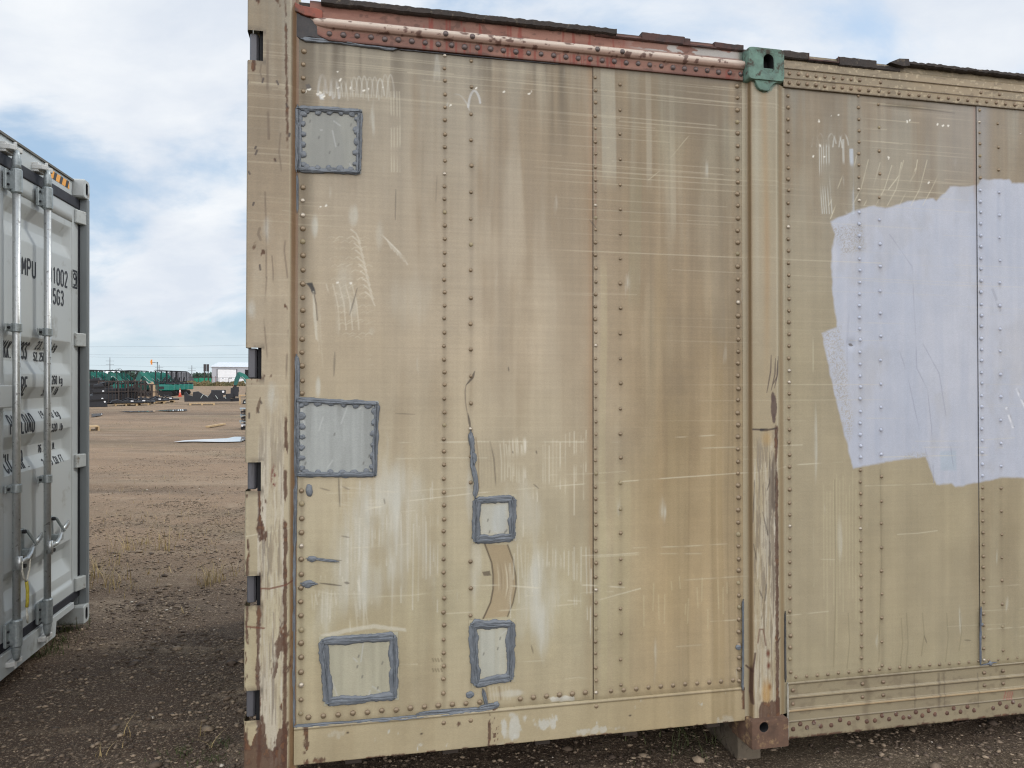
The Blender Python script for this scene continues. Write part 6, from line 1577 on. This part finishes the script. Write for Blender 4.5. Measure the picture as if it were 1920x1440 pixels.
# black machine attachments
def attach(kind):
    r = empty('machine_attachment', Matrix.Identity(4), '', 'machine attachment')
    if kind == 0:      # flat cutter on its back
        mb = MB(); mb.prism([(-.80, .16), (-.70, .30), (-.42, .36), (-.20, .28), (.25, .30), (.55, .24), (.80, .26), (.84, .16)], -.5, .5); o = mb.build('cutter_deck', M_BLK2, r); bevel(o, .02)
        mb = MB(); mb.tube([(-.2, -.1, .30), (.1, -.1, .44), (.45, -.1, .30)], .035, 8); mb.tube([(.1, .2, .3), (.3, .2, .4), (.6, .2, .3)], .03, 8); mb.build('hoses', M_BLK2, r, True)
        mb = MB(); mb.box(.22, .36, -.51, -.49, .24, .31); mb.build('sticker', M_WHT, r)
    elif kind == 1:    # upright stack block with couplers
        mb = MB(); mb.prism([(-.55, .0), (-.50, .55), (-.15, .62), (-.12, 1.20), (.30, 1.28), (.52, .80), (.55, .0)], -.45, .45); o = mb.build('frame_plate', M_BLK2, r); bevel(o, .02)
        for z in (.35, .75, 1.05): 
            mb = MB(); mb.bar((-.6, -.48, z), (.6, -.50, z+.06), .07); mb.build('cross_bar', M_TRK, r)
        for x, z in ((.30, .45), (.42, .28), (.34, .86)):
            mb = MB(); mb.tube([(x, -.47, z), (x, -.50, z)], .05, 10); mb.build('pin_end', M_WHT, r)
    else:              # long boom-like attachment
        mb = MB(); mb.prism([(-1.32, .20), (-1.34, .74), (-1.22, .80), (-1.10, .60), (-.86, .52), (-.84, .78), (-.55, .82), (-.15, .55), (.02, .52), (.22, .82), (.34, .84), (.34, .20)], -.35, .35); mb.prism([(.34, .20), (.34, .42), (1.28, .44), (1.30, .20)], -.35, .35); o = mb.build('long_chassis', M_BLK2, r); bevel(o, .015)
        mb = MB(); mb.box(.18, 1.02, -.36, .30, .60, .90); mb.box(.26, .86, -.37, -.34, .42, .62); o = mb.build('motor_housing', M_BLK2, r); bevel(o, .04)
        mb = MB(); mb.tube([(.86, -.37, .80), (.86, -.39, .80)], .07, 12); mb.build('round_label', M_WHT, r)
        mb = MB(); mb.prism([(1.00, .44), (1.05, .66), (1.40, .68), (1.48, .44)], -.25, .3); mb.bar((1.42, 0, .4), (1.46, 0, 1.02), .10, .3); mb.bar((1.60, 0, .5), (1.64, 0, 1.10), .14, .3); mb.bar((1.40, .1, .78), (1.74, .1, .80), .05); mb.build('coupler', M_BLK2, r)
        mb = MB(); mb.bar((-.42, -.37, .40), (-.26, -.37, .66), .03); mb.bar((.0, -.37, .46), (-.14, -.37, .60), .03); mb.bar((.42, -.39, .58), (.56, -.39, .36), .03); mb.bar((.94, -.38, .50), (1.02, -.38, .38), .04); mb.build('bright_pins', M_CHR, r)
        mb = MB(); mb.bar((1.28, 0, .28), (1.78, 0, .30), .12, .2); mb.build('hitch_tongue', M_BLK2, r)
    return r
def pallet():
    r = empty('wooden_pallet', Matrix.Identity(4), '', 'pallet', 'pallets under black attachments')
    mb = MB()
    for k in range(7): mb.box(-.58, .58, -.50+k*.16, -.40+k*.16, .10, .125)
    mb.build('deck_boards', M_WD, r)
    for x in (-.53, 0, .53): mb = MB(); mb.box(x-.045, x+.045, -.5, .56, .0, .098); mb.build('stringer', M_WD, r)
    return r
p0 = pallet(); a0 = attach(0); first = [True, True]
for i, (px, py, dz, nm1, nm2) in enumerate(((237, 761, 0, 'pallet lying nearest under the flat black cutter', 'flat black cutter lying on the nearest pallet'), (259, 760, 0, 'pallet beside the nearest one, with a pale front edge', 'flat black cutter with a white sticker beside the nearest one'), (290, 757, 0, 'pallet right of the brown frames', 'flat black cutter in front of the beige bucket'), (311, 755, 0, 'pallet at the right end of the flat cutters', 'flat black cutter at the right end of the low row'))):
    M = facing(px, py, radians((3, -5, 8, 12)[i])) @ Matrix.Translation((0, .55, 0))
    p = p0 if i == 0 else copy_tree(p0); p.matrix_world = M; p['label'] = nm1
    a = a0 if i == 0 else copy_tree(a0); a.matrix_world = M; a['label'] = nm2; a['group'] = 'flat black cutters on pallets'
b = attach(2); b.matrix_world = facing(390, 758) @ Matrix.Translation((0, .4, -.04)); b['label'] = 'long black attachment with a round white label lying alone on a pallet'
p = copy_tree(p0); p.matrix_world = facing(379, 760) @ Matrix.Translation((0, .5, 0)) @ Matrix.Scale(1.0, 4); p['label'] = 'pallet under the long lone black attachment'; p.scale = (1.2, 1, .9)
b1 = attach(1)
for i, (px, py, s, nm) in enumerate(((180, 763, 1.0, 'black attachment with white pin ends, nearest the grey container'), (190, 757, 1.05, 'black attachment behind the one nearest the grey container'), (174, 752, 1.25, 'tallest black attachment beside the grey container edge'))):
    o = b1 if i == 0 else copy_tree(b1); o.matrix_world = facing(px, py, radians((0, 6, -5)[i])) @ Matrix.Translation((0, .4, 0)) @ Matrix.Scale(s, 4); o['label'] = nm; o['group'] = 'upright black attachments'
# timber stand at the right, holding a black part
r = empty('timber_stand', facing(459, 758), 'brown timber stand under a black coupler beside the tan container', 'timber stand')
for x in (-.28, .28):
    for y in (0, .5): mb = MB(); mb.box(x-.035, x+.035, y-.035, y+.035, 0, .52); mb.build('leg', M_WD, r)
mb = MB(); mb.box(-.34, .34, -.06, .56, .52, .58); mb.build('top_board', M_WD, r)
r = empty('black_coupler', facing(459, 758) @ Matrix.Translation((0, .1, 0)), 'small black coupler under the brown timber stand', 'coupler')
mb = MB(); mb.prism([(-.14, .0), (-.10, .22), (.02, .30), (.20, .26), (.24, 0)], 0, .3); o = mb.build('coupler_body', M_BLK2, r); bevel(o, .02); o['label'] = 'coupler body'
mb = MB(); mb.tube([(.0, -.02, .12), (.0, .32, .12)], .05, 10); mb.build('pin', M_CHR, r)

# cones
def cone():
    r = empty('traffic_cone', Matrix.Identity(4), '', 'traffic cone', 'orange traffic cones')
    mo = pmat('cone_orange', (206, 84, 62), .6, var=.08); 
    mb = MB(); mb.box(-.16, .16, -.16, .16, 0, .03); o = mb.build('cone_base', mo, r)
    mb = MB(); mb.tube([(0, 0, .03), (0, 0, .34)], [.12, .075], 14); mb.build('cone_body', mo, r, True)
    mb = MB(); mb.tube([(0, 0, .34), (0, 0, .56)], [.075, .042], 14); mb.build('reflective_collar', pmat('pale_pink_collar', (238, 196, 184), .5, var=.05), r, True)
    mb = MB(); mb.tube([(0, 0, .56), (0, 0, .70)], [.042, .022], 14); mb.build('cone_tip', mo, r, True)
    return r
c0 = cone(); c0.matrix_world = facing(337.5, 743.5) @ Matrix.Translation((0, -.5, 0)); c0['label'] = 'orange cone with a pale collar in front of the teal excavator tails'
c1 = copy_tree(c0); c1.matrix_world = facing(439, 727.5); c1.scale = (1.3, 1.3, 1.2); c1['label'] = 'farther orange cone by the fence and the white trailers'

# stacked flat metal goods at the right edge, half hidden
for i in range(7):
    M = facing(464, 807) @ Matrix.Translation((0, .3, .0+i*.10))
    r = empty('metal_tray', M, '', 'metal tray', 'stacked metal trays beside the tan container')
    r['label'] = ['lowest', 'second lowest', 'third', 'middle', 'fifth', 'second highest', 'topmost'][i] + ' flat metal tray of the stack at the tan container edge'
    m_ = (M_TRK, M_WHT, M_GALV2, M_FRM, M_GALV2, M_FRM, M_GALV2)[i]
    off = (.02, .03, -.02, .03, .0, .02, -.01)[i]
    mb = MB(); mb.prism([(-.20+off, .0), (-.17+off, .0), (-.17+off, .045), (.6, .045), (.6, .07), (-.22+off, .07)], 0, .7); mb.build('tray_shell', m_, r)
    mb = MB(); mb.box(-.12, -.05, .0, .7, .0, .043); mb.box(.3, .37, .0, .7, .0, .043); mb.build('runners', M_FRM, r)
# loose plank and broken pallet end
p1 = Vector(G(389, 803)); p2 = Vector(G(420, 797.5))
mb = MB(); mb.bar((p1.x, p1.y, .05), (p2.x, p2.y, .05), .12, .05, 0, (0, 0, 1)); o = mb.build('loose_plank', M_WD); tag(o, 'pale loose plank lying on the bare yard left of the tray stack', 'plank')
o = copy_tree(p0); o.matrix_world = facing(166, 808) @ Matrix.Translation((0, .3, 0)) @ Matrix.Rotation(.1, 4, 'Z'); o.scale = (.45, .7, 1.1); o['label'] = 'broken pallet end beside the grey container'; o['group'] = 'loose pallets'

# shed
SH = facing(397, 720.3, radians(-1))
r = empty('workshop_building', SH, 'long low grey workshop building with a wide white roller door', 'building')
s = 175/1370.
def W_(px): return (px-397)*s*1.06
hz_ = 4.35
M_SHED = pmat('pale_grey_cladding', (168, 170, 176), .6, var=.04, vscale=.3, bump=.2, bscale=3, stretch=(6, 1, .2))
mb = MB(); mb.box(0, 26, 0, 14, 0, hz_); mb.build('wall', M_SHED, r)
mb = MB(); mb.prism([(-.3, hz_), (-.3, hz_+.12), (1.7, hz_+1.35), (1.7, hz_+1.2)], -.3, 7.2)
mb = MB(); b_ = [Vector((-.3, -.3, hz_)), Vector((26.3, -.3, hz_)), Vector((26.3, 7, hz_+1.25)), Vector((1.5, 7, hz_+1.25)), Vector((-.3, 14.3, hz_)), Vector((26.3, 14.3, hz_))]
mb.v = b_+[p+Vector((0, 0, .12)) for p in b_]; mb.f = [[0, 1, 2, 3], [3, 2, 5, 4], [0, 3, 4], [6, 9, 8, 7], [9, 10, 11, 8], [6, 10, 9], [0, 6, 7, 1], [1, 7, 8, 2], [2, 8, 11, 5], [5, 11, 10, 4], [4, 10, 6, 0]]; mb.m = [0]*11
mb.build('roof', pmat('pale_metal_roof', (196, 202, 208), .5, var=.04, vscale=.5, bump=.1), r)
x0, x1 = W_(406.5), W_(440.5)
mb = MB(); mb.box(x0+.1, x1-.1, -.06, -.01, 0, 3.75)
for k in range(1, 6): mb.box(x0+.1, x1-.1, -.075, -.062, k*.62, k*.62+.03)
mb.build('roller_door', M_WHT, r)
mb = MB(); mb.box(x0-.12, x0+.08, -.09, 0, 0, 3.92); mb.box(x1-.08, x1+.12, -.09, 0, 0, 3.92); mb.box(x0+.08, x1-.08, -.09, 0, 3.77, 3.92); mb.build('door_frame', pmat('dark_trim', (86, 88, 94), .6), r)
x2 = W_(455.5); mb = MB(); mb.box(x2, x2+3.6, -.05, -.01, 0, 3.75); mb.build('open_doorway', M_DARK, r)  # flat dark panel stands in for the unlit doorway
mb = MB(); mb.box(W_(452), W_(453), -.2, -.01, 2.4, 2.75); mb.build('wall_lamp', M_BLK2, r)

# two white trailers in front of the shed
for i, (xa, xb) in enumerate(((414.5, 421.7), (423.2, 441.5))):
    M = facing(xa, 721.2); sc = 165/1370.; w = (xb-xa)*sc*1.05
    r = empty('flat_white_trailer', M, ('short white trailer left of the fence post near the roller door', 'longer white trailer right of the fence post near the roller door')[i], 'trailer', 'white trailers behind the fence')
    mb = MB(); mb.box(0, w, 0, 2, .35, 1.45); o = mb.build('trailer_body', M_WHT, r); bevel(o, .05)
    for x in (w*.25, w*.75): mb = MB(); mb.tube([(x, -.02, .36), (x, .25, .36)], .34, 14); mb.build('wheel', M_TRK, r)
    mb = MB(); mb.box(w*.3, w*.6, .3, 1.2, 1.451, 1.68); mb.build('roof_vent', M_BLK2, r)
M = facing(445, 721.0); r = empty('flat_white_trailer', M, 'pale trailer behind the far cone, under the dark doorway', 'trailer', 'white trailers behind the fence')
mb = MB(); mb.box(0, 3.6, 0, 2, .35, 1.35); o = mb.build('trailer_body', M_WHT, r); bevel(o, .05)
for x in (.8, 2.8): mb = MB(); mb.tube([(x, -.02, .36), (x, .25, .36)], .34, 14); mb.build('wheel', M_TRK, r)

# green bins
for i, (xa, xb, zt) in enumerate(((359.5, 373, 1.45), (374, 388, 1.65), (388.5, 396, 1.5))):
    M = facing(xa, 721.6); sc = 160/1370.; w = (xb-xa)*sc*1.03
    r = empty('waste_skip', M, ('bright green skip left of the two sign posts', 'green skip under the two sign posts', 'dull green skip left of the workshop')[i], 'skip', 'green skips behind the weeds')
    mg = pmat('bin_green', (28, 150, 118), .5, var=.1, vscale=1)
    mb = MB(); mb.prism([(0, .1), (.0, zt), (w, zt), (w, .1)], 0, 1.8); o = mb.build('skip_body', mg, r); bevel(o, .03)
    mb = MB()
    for k in range(5): mb.box(w*(k+.5)/5-.05, w*(k+.5)/5+.05, -.06, -.002, .15, zt-.05)
    mb.build('ribs', mg, r)

# ribbed dark bulk trailer
M = facing(316, 721.8); sc = 155/1370.
r = empty('bulk_trailer', M, 'long dark ribbed bulk trailer with a sloping end behind the excavator canopies', 'trailer')
w = (359-316)*sc*1.05; zt = (722-697.5)*sc*1.02
mb = MB(); mb.prism([(0, .8), (0, zt), (w-1.0, zt-.05), (w, zt-1.6), (w, .8)], 0, 2.4); o = mb.build('hopper', pmat('dark_slate_sheet', (74, 78, 84), .5, var=.1, vscale=.6), r)
mb = MB()
for k in range(13): x = .25+k*(w-1.3)/12; mb.box(x-.06, x+.06, -.10, -.003, .85, zt-.1)
mb.box(0, w-1.0, -.08, -.002, zt-.1+.001, zt+.02); mb.build('side_ribs', pmat('pale_slate_rib', (120, 124, 130), .5), r)
for x in (.9, 2.0, w-1.6): mb = MB(); mb.tube([(x, .0, .5), (x, .3, .5)], .5, 16); mb.build('wheel', M_TRK, r)

# sign seen from behind on two posts
M = facing(386.7, 722); sc = 156/1370.
r = empty('road_sign', M, 'tall dark double sign panel on two posts beside the workshop', 'sign')
for x in (-.38, .38): mb = MB(); mb.box(x-.10, x+.10, -.06, .06, 0, 4.5); mb.build('post', M_FRM, r)
for x in (-.30, .30): mb = MB(); mb.box(x-.27, x+.27, -.16, -.07, 3.0, 4.62); mb.build('panel', pmat('dark_sign_back', (54, 50, 52), .6), r)
# signal light on a mast arm
M = facing(295.2, 722); r = empty('signal_mast', M, 'amber signal head on a grey mast arm above the excavators', 'traffic light')
k_ = 156/1370.
mb = MB(); mb.tube([(0, 0, 0), (0, 0, (722-680)*k_)], [.14, .10], 10); mb.tube([(0, 0, 4.72), (-.5, 0, 4.80), (-1.05, 0, 4.86)], .06, 8); mb.tube([(0, 0, 4.7), (0, 0, 4.95)], .13, 10); mb.build('mast', pmat('mast_grey', (104, 118, 122), .5), r, True)
mb = MB(); mb.box(-1.30, -.98, -.1, .1, 4.36, 5.44); mb.box(-1.44, -1.30, -.06, .06, 4.80, 5.05); o = mb.build('signal_head', pmat('amber_housing', (240, 158, 44), .5, var=.05), r); bevel(o, .03)
for z in (4.56, 4.90, 5.24): mb = MB(); mb.tube([(-1.14, -.11, z), (-1.14, -.16, z)], .10, 10); mb.build('lens', pmat('dull_amber_lens', (190, 112, 30), .3), r)

# white dome tank and its rail
M = facing(211, 722); r = empty('storage_tank', M, 'white domed tank top showing above the excavator canopies', 'tank')
k_ = 156/1370.; mb = MB(); pts = []; R_ = 14*k_
n = 20
rings = [(R_, 0), (R_, 2.5)]+[(R_*cos(radians(a)), 2.5+.62*sin(radians(a))) for a in (20, 45, 70, 89)]
for rad, z in rings:
    for k in range(n): mb.v.append(Vector((rad*cos(2*pi*k/n), rad*sin(2*pi*k/n), z)))
for q in range(len(rings)-1):
    for k in range(n): mb.f.append([q*n+k, q*n+(k+1) % n, (q+1)*n+(k+1) % n, (q+1)*n+k]); mb.m.append(0)
mb.build('tank_shell', M_WHT, r, True)
mb = MB(); mb.tube([(.4, 0, 3.0), (.7, 0, 3.35), (1.5, 0, 3.4), (1.9, 0, 3.0)], .05, 6); mb.tube([(.9, 0, 3.0), (1.3, 0, 3.45)], .05, 6); mb.build('top_rail', M_FRM, r)

# power line poles and wires
for i, (px, yt, yb, h) in enumerate(((206, 671, 715, .12), (298.3, 684, 715, .10), (359.6, 685, 715, .16))):
    d = 320.; x = (px-960)/F*d; y = d; zt = CAM_Z+(708-yt+.0)/F*d
    r = empty('utility_pole', Matrix.Translation((x, y, 0)) @ Matrix.Rotation(atan2(-x, y), 4, 'Z'), ('tall utility pole above the white tank', 'thin utility pole just right of the signal mast', 'utility pole at the end of the dark bulk trailer')[i], 'utility pole', 'poles of the far power line')
    mb = MB(); mb.tube([(0, 0, 0), (0, 0, zt)], [.22, .15], 8); mb.build('pole', pmat('pale_pole', (132, 140, 146), .8), r)
    for z in ((zt-1.2, zt-2.2) if i else (zt-1.5, zt-3.0)): mb = MB(); mb.bar((-1.6, 0, z), (1.6, 0, z), .14); mb.build('cross_arm', MATS['pale_pole'], r)
d = 300.
for i, (ya, yb_) in enumerate(((651, 643), (665, 662), (669, 667.5), (683, 688))):
    x0, x1 = (-700-0)/F*d*1.25, (480-960)/F*d*.8
    z0 = CAM_Z+(708-ya)/F*d; z1 = CAM_Z+(708-yb_)/F*d
    pts = [(x0*(1-t)+x1*t, d, z0*(1-t)+z1*t-.5*4*t*(1-t)) for t in [k/12 for k in range(13)]]
    mb = MB(); mb.tube(pts, .028, 5); o = mb.build('power_wire', pmat('wire_grey', (110, 118, 124), .7)); tag(o, ('highest faint power wire crossing the sky', 'second highest faint power wire', 'third faint power wire from the top', 'lowest faint power wire, near the roof lines')[i], 'wire', 'far power wires')

# chain link fence along the yard
f0 = facing(352, 722.5); f1 = facing(470, 722.0)
a_ = f0.translation; b_ = f1.translation
r = empty('yard_fence', Matrix.Translation(a_) @ Matrix.Rotation(atan2(b_.y-a_.y, b_.x-a_.x), 4, 'Z'), 'thin dark wire fence with a top rail in front of the workshop', 'fence')
Lf = (b_-a_).length
mb = MB(); mb.bar((0, 0, 1.62), (Lf, 0, 1.62), .06); mb.build('top_rail', M_FRM, r)
for k in range(7): mb = MB(); mb.box(k*Lf/6.3-.04, k*Lf/6.3+.04, -.04, .04, 0, 1.64); mb.build('fence_post', M_FRM, r)
mb = MB()
for k in range(9): mb.bar((0, .0, .2+k*.16), (Lf, .0, .2+k*.16), .008)
mb.build('wires', M_FRM, r)
for i, px in enumerate((397.5, 404.5)):
    r = empty('marker_post', facing(px, 721.8), ('rust red marker post at the left corner of the workshop', 'rust red marker post left of the roller door')[i], 'post', 'rust red marker posts')
    mb = MB(); mb.box(-.05, .05, -.05, .05, 0, 1.9); mb.build('post_shaft', pmat('rust_red_post', (120, 66, 52), .8), r); mb = MB(); mb.box(-.08, .08, -.08, .08, 1.9, 1.96); mb.build('cap', MATS['rust_red_post'], r)

# weeds bank and distant wood
def leaf_mass(name, xs0, xs1, py, dy, h, n, size, mat, label, cat, seed=1, lumps=9):
    rg = random.Random(seed); mb = MB()
    for k in range(n):
        px = rg.uniform(xs0, xs1); x, y = G(px, py); d_ = hypot(x, y); q = rg.uniform(0, dy); x += x/d_*q; y += y/d_*q
        hh = h*(.35+.65*float(fbm(np.array([px*lumps*.02]), np.array([3.]), seed)[0])*1.4)
        z = rg.random()**1.3*hh; s_ = size*rg.uniform(.5, 1.2); c_ = Vector((x, y, z))
        u_ = Vector((rg.gauss(0, 1), rg.gauss(0, 1), rg.gauss(0, 1))).normalized(); v_ = u_.orthogonal().normalized(); 
        b = len(mb.v); mb.v += [c_+u_*s_, c_+v_*s_*.5, c_-u_*s_, c_-v_*s_*.5]; mb.f.append([b, b+1, b+2, b+3]); mb.m.append(0)
    o = mb.build(name, mat); tag(o, label, cat, kind='stuff')
leaf_mass('weed_bank', 345, 470, 724.0, 10, .95, 9000, .16, pmat('mixed_weeds', (92, 92, 62), .9, var=.5, vscale=.6, bump=0, dirt=(126, 110, 78), dirt_amt=.5, dscale=.5), 'olive and straw coloured weeds along the fence', 'weeds', 3)
leaf_mass('distant_wood', 100, 520, 711.5, 60, 6.5, 16000, 1.5, pmat('far_foliage', (58, 78, 66), .9, var=.35, vscale=.05, bump=0), 'low dark green line of distant trees on the horizon', 'trees', 5, 30)
